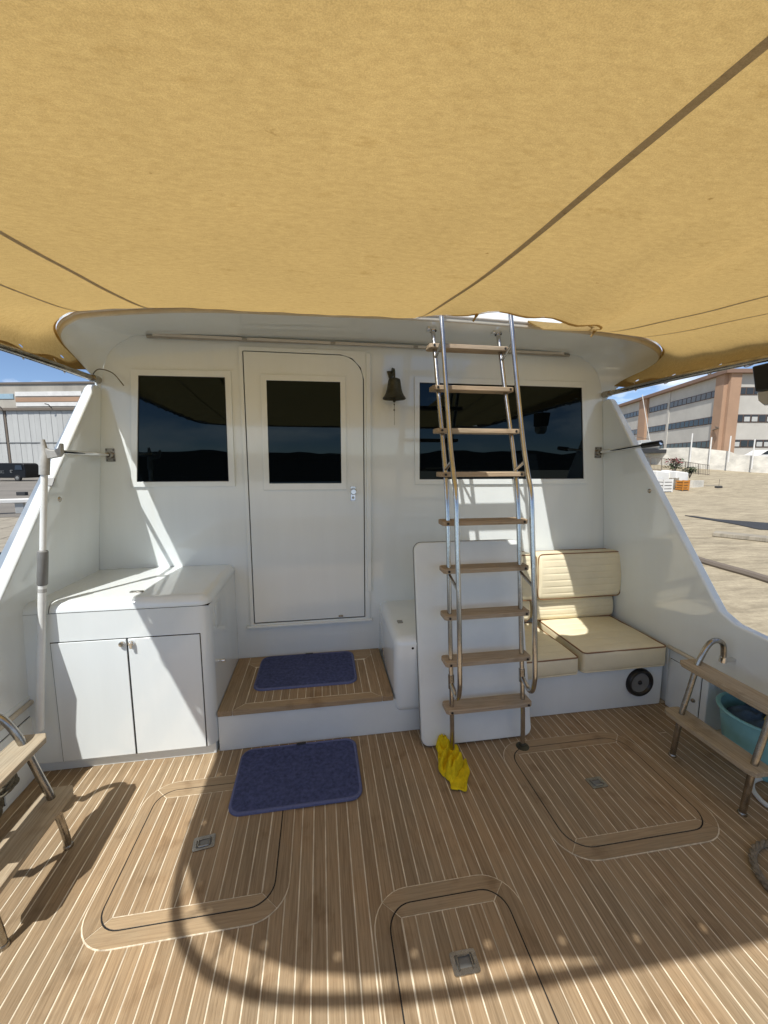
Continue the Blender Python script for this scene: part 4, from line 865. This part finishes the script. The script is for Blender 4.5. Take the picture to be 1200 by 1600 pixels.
# arms with square plates
def arm(pp, end, label, xa):
    p = oy(*pp, YB); t = thing("pole_holder_arm", label, "bracket", (p.x, YB, p.z), group="steel arms on the bulkhead corners")
    MB().prism(rrect(p.x - 0.026, p.x + 0.026, p.z - 0.040, p.z + 0.040, 0.004, 3)[::-1], xz(YB - 0.006, YB)).build("square_plate", M['steelw'], t, bevel=0.0015)
    MB().lathe([(0.014, 0.03), (0.02, 0.02), (0.02, 0)], 16, Matrix.Translation((p.x, YB - 0.006, p.z)) @ Matrix.Rotation(math.pi / 2, 4, 'X')).build("collar", M['steelw'], t, smooth=True)
    for dx in (-0.019, 0.019):
        for dz in (-0.03, 0.03): MB().lathe([(0, 0.003), (0.004, 0.002), (0.005, 0)], 8, Matrix.Translation((p.x + dx, YB - 0.006, p.z + dz)) @ Matrix.Rotation(math.pi / 2, 4, 'X')).build("screw", M['black'], t, smooth=True)
    MB().tube([(p.x, YB - 0.01, p.z), Vector(end)], 0.0115, 12).build("rod", M['chrome'], t, smooth=True)
    if xa: MB().tube([Vector(end).lerp(Vector((p.x, YB, p.z)), 0.25), end], 0.017, 12).build("rod_grip", M['black'], t, smooth=True)
    return t
arm((173, 711), ox(74, 705, -1.235), "chrome arm with square plate left of the left window, holding the white pole", False)
arm((934, 707), ox(1033, 692, 2.02), "chrome arm with square plate at the right wing wall, dark grip on its end", True)
# white pole with grey head
pt = ox(70, 704, -1.245); pb = ox(62, 1141, -1.33)
pole = thing("boat_hook_pole", "white pole with grey collar and fork head standing at the left wing wall", "pole", pb)
MB().tube([pt.lerp(pb, 0.05), pt.lerp(pb, 0.40)], 0.0135, 14).build("upper_tube", M['wpole'], pole, smooth=True)
MB().tube([pt.lerp(pb, 0.35), pt.lerp(pb, 0.355), pt.lerp(pb, 0.47), pt.lerp(pb, 0.475)], [0.015, 0.021, 0.021, 0.017], 16).build("grip_collar", M['grey'], pole, smooth=True)
MB().tube([pt.lerp(pb, 0.46), pb], 0.0165, 14).build("lower_tube", M['wpole'], pole, smooth=True)
hd = pt + Vector((0, 0, 0.05))
MB().tube([hd + Vector((-0.004, 0, 0.0)), pt + Vector((0, 0, -0.02)), pt.lerp(pb, 0.04), pt.lerp(pb, 0.085)], [0.008, 0.017, 0.021, 0.020], 14).build("fork_head", M['lgrey'], pole, smooth=True)
pp = [(0.005, 0.012), (0.018, 0.004), (0.040, 0.002), (0.056, 0.012), (0.064, 0.034), (0.072, 0.032), (0.070, -0.012), (0.06, -0.028), (0.0, -0.04)]
MB().prism(pp, lambda u, w, k: pt + Vector((u + 0.004, -0.012 + 0.024 * k, w))).build("fork_prong", M['lgrey'], pole, bevel=0.004)
# text band, faint print on the pole
MB().tube([pt.lerp(pb, 0.487), pt.lerp(pb, 0.50)], 0.0168, 14).build("print_band", M['lgrey'], pole, smooth=True)

# tub with cloths
tb = thing("plastic_tub", "round turquoise plastic tub under the right cockpit ledge", "tub", (2.19, 1.53, 0.0))
tx, ty = 2.20, 1.53
mxt = Matrix.Translation((tx, ty, 0.002))
MB().lathe([(0.0, 0.0), (0.135, 0.0), (0.142, 0.006), (0.150, 0.06), (0.172, 0.20), (0.180, 0.265), (0.192, 0.27), (0.196, 0.28), (0.190, 0.286), (0.176, 0.282), (0.168, 0.20), (0.145, 0.02), (0.0, 0.015)], 44, mxt).build("tub_shell", M['tub'], tb, smooth=True)
rows = []
for i in range(25):
    r = i / 24 * 0.160; rows.append([Vector((tx + r * math.cos(a), ty + r * math.sin(a), 0.20 + 0.07 * (1 - (i / 24) ** 3) + 0.04 * abs(noise.noise(Vector((r * math.cos(a) * 14, r * math.sin(a) * 14, 1)))) * (1 if i < 23 else 0.2) + 0.014 * math.sin(40 * r + 4 * math.sin(a * 2)))) for a in [2 * math.pi * k / 40 for k in range(41)]])
tag(MB().grid(rows).build("wet_cloths", M['denim'], None, smooth='all'), "dark blue cloths bundled inside the turquoise tub", "clothing")
cp = Vector((tx - 0.05, ty - 0.05, 0.285))
tag(MB().lathe([(0, 0.02), (0.012, 0.016), (0.018, 0.0), (0.012, -0.012), (0, -0.016)], 12, Matrix.Translation(cp) @ Matrix.Diagonal((1, 1, 1.2, 1))).build("yellow_scrap", M['yellow'], None, smooth=True), "small yellow scrap on the dark cloths in the tub", "cloth")
# bowl edge / hose on the deck at the right edge
hs = MB().tube(catmull([oz(1192, 1215, 0.012), oz(1176, 1222, 0.012), oz(1180, 1240, 0.012), oz(1205, 1262, 0.012), oz(1250, 1275, 0.012)], 6), 0.010, 8).build("white_hose", M['wpole'], None, smooth=True); tag(hs, "thin white hose on the deck by the tub", "hose")

def strand_rope(path, r, name, label, m, twist=28.0):
    t = thing(name, label, "rope", tuple(path[0])); P = [Vector(p) for p in path]
    for s in range(3):
        pts = []; L = 0
        for i, p in enumerate(P):
            d = (P[min(i + 1, len(P) - 1)] - P[max(i - 1, 0)]).normalized(); a = d.cross(Vector((0, 0, 1)));
            if a.length < 1e-4: a = Vector((1, 0, 0))
            a.normalize(); b = a.cross(d)
            if i: L += (p - P[i - 1]).length
            an = L * twist / r * 0.03 + s * 2.0944; pts.append(p + (a * math.cos(an) + b * math.sin(an)) * r * 0.52)
        MB().tube(pts, r * 0.56, 7).build("strand", m, t, smooth=True)
    return t
strand_rope(catmull([oz(1240, 1312, 0.016), oz(1205, 1316, 0.016), oz(1184, 1322, 0.016), oz(1176, 1335, 0.016), oz(1180, 1355, 0.016), oz(1196, 1380, 0.016), oz(1225, 1410, 0.016), oz(1260, 1440, 0.016)], 16), 0.0125, "coiled_rope", "thick twisted rope loop on the deck at the right edge", M['rope'])
ctr = ox(25, 1222, -1.30)
rp = [(-1.42, 1.45, 0.275), (-1.36, 1.56, 0.282), (-1.30, 1.66, 0.285)] + [(-1.285 + 0.02 * math.sin(k * 1.9), 1.68 + 0.04 * math.cos(k * 1.9), 0.28 - 0.006 * k) for k in range(10)] + [(-1.31, 1.66, 0.14), (-1.33, 1.60, 0.05), (-1.32, 1.52, 0.016), (-1.34, 1.40, 0.016)]
strand_rope(catmull(rp, 10), 0.013, "mooring_rope", "grey rope tied at the left cockpit side behind the two-step ladder", M['ropeg'])

# ================================================================== LEFT BACKGROUND
def wframe(p0, p1):
    d = (p1 - p0); d.z = 0; L = d.length; d.normalize(); n = Vector((d.y, -d.x, 0)); return d, n, L
wh = thing("warehouse", "pale concrete warehouse with tall grey sliding gates across the yard", "warehouse", campt(-48, 53, -0.6))
pA = campt(-64, 55, 0); pB = campt(-20, 52.5, 0); d_, n_, L_ = wframe(pA, pB)
def wp(u, w, out=0.0): return Vector((pA.x + d_.x * u, pA.y + d_.y * u, w)) + n_ * out
def wbox(u0, u1, z0, z1, o0, o1): return MB().add([wp(u, z, o) for z in (z0, z1) for o in (o0, o1) for u in (u0, u1)], [(0, 2, 3, 1), (4, 5, 7, 6), (0, 1, 5, 4), (2, 6, 7, 3), (0, 4, 6, 2), (1, 3, 7, 5)])
def zat(y, dd=53.5): return zpy(y, dd)
def u_px(px, dd=53.5): return (px - 600) / FPX * dd / 1.02 + 64
wbox(0, L_, -0.6, zat(598), -12, 0).build("wall", M['conc'], wh)
wbox(-0.2, L_ + 0.2, zat(599), zat(596), -12, 0.15).build("parapet", M['iron'], wh)
for (a, b, y0, y1, m) in ((23, 132, 618, 611, 'white'), (23, 132, 627, 620, 'salmon'), (23, 132, 634, 628, 'white'), (-60, 20, 622, 614, 'blue')):
    wbox(u_px(a), u_px(b), zat(y0), zat(y1), 0, 0.08).build("sign_band", M[m], wh)
wbox(0, L_, zat(641), zat(637), 0, 0.5).build("gate_rail", M['iron'], wh)
g_me = None
for k in range(-1, 2):
    a = 4 + k * 116; x0, x1 = u_px(a + 2), u_px(a + 113); gt = empt("gate", tuple(wp((x0 + x1) / 2, -0.6)), wh)
    for (y0, y1) in ((691, 641), (745, 693)):
        n = 12
        for i in range(n):
            ua, ub = x0 + (x1 - x0) * i / n, x0 + (x1 - x0) * (i + 1) / n
            wbox(ua + 0.02, ub - 0.02, zat(y0), zat(y1), 0.1, 0.2 + 0.02 * (i % 2)).build("gate_panel", M['gate'], gt)
    wbox(x0, x1, zat(692.5), zat(690.7), 0.1, 0.26).build("gate_rail_bar", M['grey'], gt)
    wbox(x0 - 0.35, x0 - 0.1, -0.6, zat(641), 0.0, 0.2).build("gate_post", M['iron'], gt)
for px in (3, 85):
    u = u_px(px); MB().tube([wp(u, zat(638), 0.4), wp(u, zat(633), 0.9), wp(u - 0.3, zat(632), 1.1)], 0.06, 6).build("wall_lamp", M['black'], wh)
# van
vz = -0.6; vD = 43.0
van = thing("parked_van", "black panel van parked in front of the grey warehouse gates", "van", campt((-580) / FPX * vD, vD, vz)); del van['raw']
van.rotation_euler = (0, 0, -YAW - R(1.5))
sec = [(-2.45, 0.35), (-2.5, 0.9), (-2.46, 1.15), (-2.30, 1.78), (-2.10, 1.90), (1.15, 1.92), (1.45, 1.78), (1.95, 1.15), (2.45, 0.98), (2.55, 0.7), (2.5, 0.35)]
sec = [(-x, z) for x, z in sec]
MB().prism(sec, lambda x, z, k: Vector((x, (-0.95 if k == 0 else 0.95) * (1.0 if z < 1.2 else 1.0 - 0.13 * (z - 1.2) / 0.7), z))).build("van_body", M['vanp'], van, bevel=0.06, seg=3)
MB().prism([(1.35, 1.22), (2.20, 1.22), (2.05, 1.68), (1.40, 1.70)], lambda x, z, k: Vector((x, -0.965 + 0.02 * k + 0.10 * (z - 1.2) / 0.7, z))).build("side_window", M['glassb'], van)
MB().prism([(-1.4, 1.22), (-0.6, 1.22), (-0.6, 1.70), (-1.15, 1.70)], lambda x, z, k: Vector((x, -0.965 + 0.02 * k + 0.10 * (z - 1.2) / 0.7, z))).build("side_window", M['glassb'], van)
for x in (1.55, -1.5):
    w = MB().lathe([(0.0, 0.12), (0.2, 0.12), (0.32, 0.11), (0.34, 0.08), (0.34, -0.1), (0, -0.1)], 24, Matrix.Translation((x, -0.86, 0.34)) @ Matrix.Rotation(math.pi / 2, 4, 'X')).build("wheel", M['tyre'], van, smooth=True)
    MB().lathe([(0.0, 0.14), (0.17, 0.135), (0.19, 0.125)], 18, Matrix.Translation((x, -0.86, 0.34)) @ Matrix.Rotation(math.pi / 2, 4, 'X')).build("wheel_hub", M['grey'], van, smooth=True)
def bars(L, x, z, s):
    for a, b, c, d in L: MB().box(x + a * s, x + b * s, -0.975, -0.951, z + c * s, z + d * s).build("side_lettering", M['grey'], van)
bars([(0, 0.16, 0.3, 0.36), (0, 0.05, 0, 0.36), (0, 0.16, 0, 0.06), (0.22, 0.4, 0.3, 0.36), (0.22, 0.27, 0, 0.36), (0.22, 0.4, 0, 0.06), (0.46, 0.62, 0.3, 0.36), (0.46, 0.62, 0, 0.06)], -0.25, 0.86, 0.7)
bars([(0, 0.42, 0.34, 0.42), (0, 0.08, 0, 0.42), (0, 0.3, 0, 0.07), (0, 0.25, 0.18, 0.24)], 0.85, 0.9, 0.7)
# block, barrier, pontoon
bk = oz(35, 774, -0.6); tag(MB().box(-0.28, 0.28, -0.12, 0.12, 0, 0.22, Matrix.Translation(bk) @ Matrix.Rotation(-YAW, 4, 'Z')).build("timber_block", M['dark'], None, bevel=0.02), "dark block lying on the asphalt yard", "block")
bar = thing("guard_rail", "low white guard rail on short posts along the left quay edge", "guard rail", oz(30, 800, -0.6))
r0, r1 = oz(-40, 805, -0.6), oz(75, 800, -0.6); dv = (r1 - r0); dv.z = 0; L = dv.length; dv.normalize(); nv = Vector((dv.y, -dv.x, 0))
def rb(u0, u1, z0, z1, o0, o1): return MB().add([r0 + dv * u + nv * o + Vector((0, 0, z)) for z in (z0, z1) for o in (o0, o1) for u in (u0, u1)], [(0, 2, 3, 1), (4, 5, 7, 6), (0, 1, 5, 4), (2, 6, 7, 3), (0, 4, 6, 2), (1, 3, 7, 5)])
rb(-4, L + 1.5, 0.44, 0.60, -0.2, 0.2).build("rail_beam", M['white'], bar, bevel=0.03)
u = -3.6
while u < L + 1.4: rb(u, u + 0.28, 0.0, 0.44, -0.12, 0.12).build("post", M['lgrey'], bar, bevel=0.02); u += 0.98
po = thing("pontoon", "grey weathered pontoon between the boat and the left quay", "pontoon", oz(10, 840, -0.6))
p0, p1 = oz(-60, 884, -0.62), oz(75, 838, -0.62); dv2 = (p1 - p0); dv2.z = 0; L2 = dv2.length; dv2.normalize(); nv2 = Vector((-dv2.y, dv2.x, 0))
def pb_(u0, u1, z0, z1, o0, o1): return MB().add([p0 + dv2 * u + nv2 * o + Vector((0, 0, z)) for z in (z0, z1) for o in (o0, o1) for u in (u0, u1)], [(0, 2, 3, 1), (4, 5, 7, 6), (0, 1, 5, 4), (2, 6, 7, 3), (0, 4, 6, 2), (1, 3, 7, 5)])
pb_(-5, L2 + 8, -0.5, -0.03, 0.05, 6.4).build("float", M['dark'], po)
for k in range(6): pb_(-5, L2 + 8, -0.03, 0.0, 0.02 + 1.06 * k, 1.05 + 1.06 * k).build("deck_board", M['gwood'], po)
pb_(-5, L2 + 8, 0.0, 0.09, 6.3, 7.1).build("kerb", M['conc'], po, bevel=0.02)

# ================================================================== RIGHT BACKGROUND
ob = thing("office_building", "three storey cream office block with salmon piers and ribbon windows", "building", campt(46, 53, 0.6))
CD = 53.0; CA = (1131 - 600) / FPX * CD / 1.021; corner = campt(CA, CD, 0)
azl = R(18.3); dl = Vector((math.sin(azl), math.cos(azl), 0)); nl = Vector((-dl.y, dl.x, 0)) ; dr_ = Vector((math.cos(YAW), -math.sin(YAW), 0)); nr = Vector((-math.sin(YAW), -math.cos(YAW), 0))
nl = Vector((-math.cos(azl), math.sin(azl), 0))
def tpx(px):
    a = (px - 600) / FPX / 1.021; return (CA - a * CD) / (a * math.cos(azl - YAW) - math.sin(azl - YAW))
def fb(side, u0, u1, z0, z1, o0, o1):
    d, n = (dl, nl) if side == 'l' else (dr_, nr)
    return MB().add([corner + d * u + n * o + Vector((0, 0, z)) for z in (z0, z1) for o in (o0, o1) for u in (u0, u1)], [(0, 2, 3, 1), (4, 5, 7, 6), (0, 1, 5, 4), (2, 6, 7, 3), (0, 4, 6, 2), (1, 3, 7, 5)])
def zr(y): return zpy(y, CD)
ROWS = [(605, 617), (647.5, 660), (687, 699)]
zt_ = zr(584)
cr, cl = corner + dr_ * 30, corner + dl * 48
MB().prism([(p.x, p.y) for p in (corner, cr, cr + dl * 48, cl)], xy(0.0, zt_)).build("wall", M['cwall'], ob)
MB().prism([(p.x, p.y) for p in (corner + nr * 0.9 + nl * 0.9, cr + nr * 0.9, cr + dl * 48, cl + nl * 0.9)], xy(zt_, zr(578))).build("roof_fascia", M['brown'], ob)
fb('r', 0.0, (1147 - 1131) / FPX * CD, 0.0, zt_ - 0.01, 0, 0.45).build("pier", M['salmon'], ob)
fb('l', 0.0, tpx(1118), 0.0, zt_ - 0.01, 0, 0.45).build("pier", M['salmon'], ob)
fb('l', tpx(1012), tpx(1001), 0.0, zt_ - 0.01, 0, 0.45).build("pier", M['salmon'], ob)
fb('l', tpx(1045), tpx(1042), 0.0, zt_ - 0.01, 0, 0.12).build("pier", M['cwall'], ob)
def ribbon(side, ua, ub, y0, y1, n):
    z1, z0 = zr(y0), zr(y1); w = fb(side, ua, ub, z0, z1, 0.0, 0.06).build("window", M['frameb'], ob); w['raw'] = 0; del w['raw']
    for i in range(n):
        a, b = ua + (ub - ua) * (i + 0.08) / n, ua + (ub - ua) * (i + 0.92) / n
        p = fb(side, a, b, z0 + 0.1, z1 - 0.1, 0.062, 0.09).build("pane", M['glassb'], w); p.matrix_parent_inverse = Matrix()
        if side == 'r' and random.random() < 0.6 and y0 > 640:
            c = fb(side, a + 0.05, b - 0.05, z0 + 0.12, z0 + (z1 - z0) * 0.7, 0.092, 0.1).build("blind", M['gate'], w); c.matrix_parent_inverse = Matrix()
    w.matrix_parent_inverse = Matrix.Translation(-ob.location)
for y0, y1 in ROWS:
    ribbon('r', (1147.5 - 1131) / FPX * CD, 9.4, y0, y1, 8); ribbon('l', tpx(1117), tpx(1045.5), y0, y1, 10); ribbon('l', tpx(1041), tpx(1013.5), y0, y1, 6); ribbon('l', tpx(999.5), tpx(955), y0, y1, 10)
MB().tube([corner + nl * 0.5 + dl * 1.2 + Vector((0, 0, zr(671))), corner + nl * 0.9 + nr * 0.5 + Vector((0, 0, zr(669))), corner + nl * 1.4 + nr * 0.6 + Vector((0, 0, zr(667)))], 0.08, 6).build("pipe_bracket", M['iron'], ob)
# boundary wall with posts
bwl = thing("boundary_wall", "whitewashed boundary wall with thin white posts below the office block", "wall", campt(26, 36, 0.5))
wpts = [(990, 706, 720, 44), (1040, 700, 721, 41), (1075, 699, 724, 39), (1133, 705, 729, 37), (1146, 710, 731, 36.5), (1200, 714, 738, 35), (1290, 722, 752, 33)]
vs = []
for px, yt, yb, dd in wpts:
    a = (px - 600) / FPX * dd; ztp = zpy(yt, dd); zbt = zpy(yb, dd)
    for off in (0, 0.35):
        for z in (zbt - 0.6, ztp): vs.append(campt(a, dd + off, z))
F = []
for i in range(len(wpts) - 1):
    b = 4 * i; F += [(b, b + 4, b + 5, b + 1), (b + 1, b + 5, b + 7, b + 3), (b + 2, b + 3, b + 7, b + 6)]
F += [(0, 1, 3, 2), (len(vs) - 4, len(vs) - 2, len(vs) - 1, len(vs) - 3)]
MB().add(vs, F).build("wall_body", M['wallw'], bwl)
for px, yt, yb, dd in ((1074, 677, 722, 38.6), (1104, 683, 724, 37.6), (1133.5, 681, 722, 36.4), (1171, 686, 733, 35.4)):
    a = (px - 600) / FPX * dd; MB().tube([campt(a, dd, zpy(yb, dd)), campt(a, dd, zpy(yt, dd))], 0.055, 8).build("post", M['white'], bwl, smooth=True)
# railing fence
rl = thing("railing", "thin metal railing fence in front of the whitewashed wall", "fence", campt(22, 31, 0))
def rp_(px, y, dd): return campt((px - 600) / FPX * dd / hf(y), dd, zpy(y, dd))
A0, A1, B0, B1 = rp_(1000, 711, 34), rp_(1108, 727, 29), rp_(1000, 733, 34), rp_(1108, 743, 29)
for f in (0.0, 0.9): MB().tube([A0.lerp(B0, f), A1.lerp(B1, f)], 0.022, 6).build("rail", M['iron'], rl)
bar_me = None
for i in range(47):
    t = i / 46; MB().tube([A0.lerp(A1, t), B0.lerp(B1, t)], 0.012 if i % 8 else 0.035, 5).build("baluster" if i % 8 else "railing_post", M['iron'], rl)
# block wall at the end of the yard enclosure, yellow steps, crates
lw = rp_(1082, 757, 27.5); tag(MB().box(-0.55, 0.55, -0.1, 0.1, 0, 0.75, Matrix.Translation((lw.x + 0.35, lw.y, -0.55)) @ Matrix.Rotation(-YAW + R(20), 4, 'Z')).build("low_wall", M['wallw'], None), "short pale weathered wall right of the orange crate", "wall")
def crate(px, y, dd, w, h, d, m, name, label, group=None, sl=4):
    b = rp_(px, y, dd); b.z = rampz(dd) + 0.01; t = thing(name, label, "crate", b, group=group); del t['raw']; t.rotation_euler = (0, 0, -YAW + R(12))
    for i in range(sl):
        z0 = h * i / sl; MB().box(-w / 2, w / 2, -d / 2, -d / 2 + 0.03, z0 + 0.02, z0 + h / sl - 0.03).build("slat", m, t); MB().box(-w / 2, -w / 2 + 0.03, -d / 2, d / 2, z0 + 0.02, z0 + h / sl - 0.03).build("slat", m, t)
        MB().box(w / 2 - 0.03, w / 2, -d / 2, d / 2, z0 + 0.02, z0 + h / sl - 0.03).build("slat", m, t)
    for x in (-w / 2, w / 2 - 0.08): MB().box(x, x + 0.08, -d / 2 - 0.02, -d / 2, 0, h).build("corner_post", m, t)
    MB().box(-w / 2, w / 2, -d / 2, d / 2, 0, 0.05).build("base", M['dark'], t); MB().box(-w / 2 + 0.05, w / 2 - 0.05, -d / 2 + 0.06, d / 2 - 0.06, 0.05, h * 0.8).build("contents", M['iron'], t)
    return t
crate(1066, 759, 26.2, 0.55, 0.68, 0.5, M['orange'], "orange_crate", "orange crate standing on the quay by the railing")
crate(1037, 761, 25.6, 0.75, 0.85, 0.6, M['white'], "white_crate", "white slatted crate left of the orange crate, nearer of two", "white crates on the quay")
crate(1022, 761, 26.0, 0.55, 0.95, 0.6, M['white'], "white_crate", "white slatted crate beside the right wing wall edge", "white crates on the quay")
crate(1052, 758, 26.8, 0.35, 0.75, 0.4, M['gwood'], "timber_crate", "narrow grey timber crate between the white and orange crates")
for i, (px, y, dd) in enumerate(((1046, 746, 28.5), (1030, 748, 28.2), (1060, 750, 28.0))):
    b = rp_(px, y, dd); tag(MB().prism(rrect(-0.5, 0.5, -0.3, 0.3, 0.08, 3), lambda u, w, k: Vector((b.x + u, b.y + w, rampz(dd) + 0.01 + 1.0 * k - 0.12 * (k and u)))).build("white_sack", M['white'], None, bevel=0.08), ["white sack behind the narrow timber crate", "white sack behind the nearer white crate", "white sack right behind the orange crate"][i], "sack", group="white sacks by the railing")
def shrub(px, y, dd, w, h, label, m1, nleaf, m2=None):
    b = rp_(px, y, dd); t = thing("shrub", label, "shrub", b); mb, mf = MB(), MB()
    for i in range(nleaf):
        p = Vector((random.gauss(0, w * 0.4), random.gauss(0, w * 0.25), h * (0.15 + 0.85 * random.random()))); a = random.uniform(0, 6.28); l = random.uniform(0.10, 0.22)
        d1 = Vector((math.cos(a), math.sin(a), random.uniform(-0.3, 0.9))).normalized() * l; d2 = Vector((-math.sin(a), math.cos(a), 0.3)) * l * 0.3
        q = b + p; (mf if (m2 and p.z > h * 0.6 and random.random() < 0.6) else mb).add([q, q + d1 * 0.5 + d2, q + d1, q + d1 * 0.5 - d2], [(0, 1, 2, 3)])
    for i in range(7):
        a = random.uniform(0, 6.28); MB().tube([b - Vector((0, 0, 0.3)), b + Vector((math.cos(a) * w * 0.4, math.sin(a) * w * 0.3, h * 0.8))], 0.02, 5).build("stem", M['iron'], t)
    mb.build("foliage", m1, t)['kind'] = 'stuff'
    if m2: mf.build("flowers", m2, t)['kind'] = 'stuff'
shrub(1053, 736, 29.5, 0.75, 0.9, "green shrub with reddish flowers behind the crates", M['leaf'], 420, M['pink'])
shrub(1078, 741, 29.2, 0.6, 0.5, "low green shrub right of the flowering one", M['leaf'], 260)
yr = rp_(1115, 750, 28.0)
ys = thing("timber_pile", "small pile of yellowish boards on the quay right of the railing", "timber", yr); yr.z = -0.3
for k in range(4): MB().box(-0.5, 0.5, -0.07, 0.07, 0, 0.06, Matrix.Translation(yr + Vector((0.02 * k, 0.16 * k - 0.2, 0.07 * (k % 2)))) @ Matrix.Rotation(R(-20 + 9 * k), 4, 'Z')).build("board", M['gwood'], ys, bevel=0.006)
wd_ = rp_(1124, 750, 27.2); tr = thing("survey_stake", "thin stake on a small dark foot standing on the quay", "stake", wd_); z_ = rampz(27.2)
MB().box(wd_.x - 0.22, wd_.x + 0.22, wd_.y - 0.1, wd_.y + 0.1, z_, z_ + 0.12).build("foot", M['dark'], tr, bevel=0.02); MB().tube([(wd_.x, wd_.y, z_), (wd_.x + 0.03, wd_.y, z_ + 0.6)], 0.015, 6).build("stick", M['iron'], tr)
# small boat ashore with a mast
sb_ = thing("small_sailboat", "small white boat with a thin mast ashore behind the right wing wall", "boat", rp_(1008, 700, 42)); bb = rp_(1008, 700, 42); del sb_['raw']; sb_.rotation_euler = (0, 0, -YAW)
P = []
for i in range(13):
    t = i / 12; x = -2.0 + 3.4 * t; wv = 0.75 * math.sin(math.pi * min(1, 0.25 + 0.75 * (1 - t) ** 0.7)) if t < 1 else 0.02
    P.append([Vector((x, wv * math.cos(R(a)) , 0.45 - 0.62 * math.sin(R(a)) ** 1.2 if a <= 90 else 0.45 - 0.62 * math.sin(R(180 - a)) ** 1.2)) if True else None for a in range(0, 181, 20)])
MB().grid(P).build("hull", M['white'], sb_, smooth='all')
MB().box(-1.9, 1.0, -0.55, 0.55, 0.40, 0.46).build("boat_deck", M['white'], sb_, bevel=0.02); MB().box(-0.7, 0.4, -0.35, 0.35, 0.46, 0.8).build("boat_cabin", M['lgrey'], sb_, bevel=0.06)
MB().tube([(0.5, 0, 0.4), (-0.75, 0, 5.4)], 0.035, 6).build("mast", M['white'], sb_, smooth=True); MB().tube([(0.4, 0, 0.9), (-1.2, 0, 1.2)], 0.03, 6).build("boom", M['iron'], sb_, smooth=True)
tag(MB().box(-2.2, 2.2, -0.8, 0.8, -0.55, -0.16, Matrix.Translation(bb) @ Matrix.Rotation(-YAW, 4, 'Z')).build("boat_cradle", M['dark'], None, bevel=0.03), "dark cradle under the small white boat", "cradle")
# car beyond the wall at right
cv_ = thing("parked_car", "white car roof showing above the wall at the right edge", "car", rp_(1195, 712, 40)); cc = rp_(1195, 712, 40); del cv_['raw']; cv_.rotation_euler = (0, 0, -YAW)
MB().prism([(-2.2, 0.0), (-2.15, 0.5), (-1.3, 0.62), (-0.6, 1.05), (1.2, 1.08), (1.9, 0.65), (2.2, 0.55), (2.2, 0.0)], lambda x, z, k: Vector((x, -0.8 + 1.6 * k, z - 0.5))).build("car_body", M['white'], cv_, bevel=0.08)
MB().prism([(-1.1, 0.62), (-0.55, 0.98), (1.1, 1.0), (1.6, 0.64)], lambda x, z, k: Vector((x, -0.82 + 0.03 * k, z - 0.5))).build("car_window", M['glassb'], cv_)
# things lying on the quay, and a painted shadow wedge
be = thing("quay_beam", "long grey timber beam with a dark shaded side lying on the quay", "beam", oz(1113, 836, -0.6))
b0, b1 = oz(1113, 838, -0.59), oz(1290, 857, -0.59); v = (b1 - b0); nn = Vector((-v.y, v.x, 0)).normalized() * 0.5
MB().add([b0, b1, b1 + nn, b0 + nn, b0 + Vector((0, 0, 0.11)), b1 + Vector((0, 0, 0.11)), b1 + nn + Vector((0, 0, 0.11)), b0 + nn + Vector((0, 0, 0.11))], [(0, 3, 2, 1), (4, 5, 6, 7), (0, 1, 5, 4), (1, 2, 6, 5), (2, 3, 7, 6), (3, 0, 4, 7)]).build("beam_body", M['gwood'], be, bevel=0.015)
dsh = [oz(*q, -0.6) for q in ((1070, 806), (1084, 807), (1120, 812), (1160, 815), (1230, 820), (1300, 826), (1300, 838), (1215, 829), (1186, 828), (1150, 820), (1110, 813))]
tag(MB().prism([(p.x, p.y) for p in dsh], xy(-0.598, -0.575)).build("shadow_wedge", M['dark'], None), "flat dark wedge painted in as a shadow on the tan quay", "painted shadow")  # invented flat shape, its dark colour standing in for a cast shadow
cbl = thing("quay_cable", "dark speckled cable strip lying across the near quay", "cable", oz(1090, 873, -0.6))
c0 = [oz(*q, -0.56) for q in ((1060, 862), (1090, 874), (1130, 886), (1170, 897), (1215, 911), (1290, 934))]
MB().tube(catmull(c0, 6), 0.075, 8).build("cable_body", M['iron'], cbl, smooth=True)
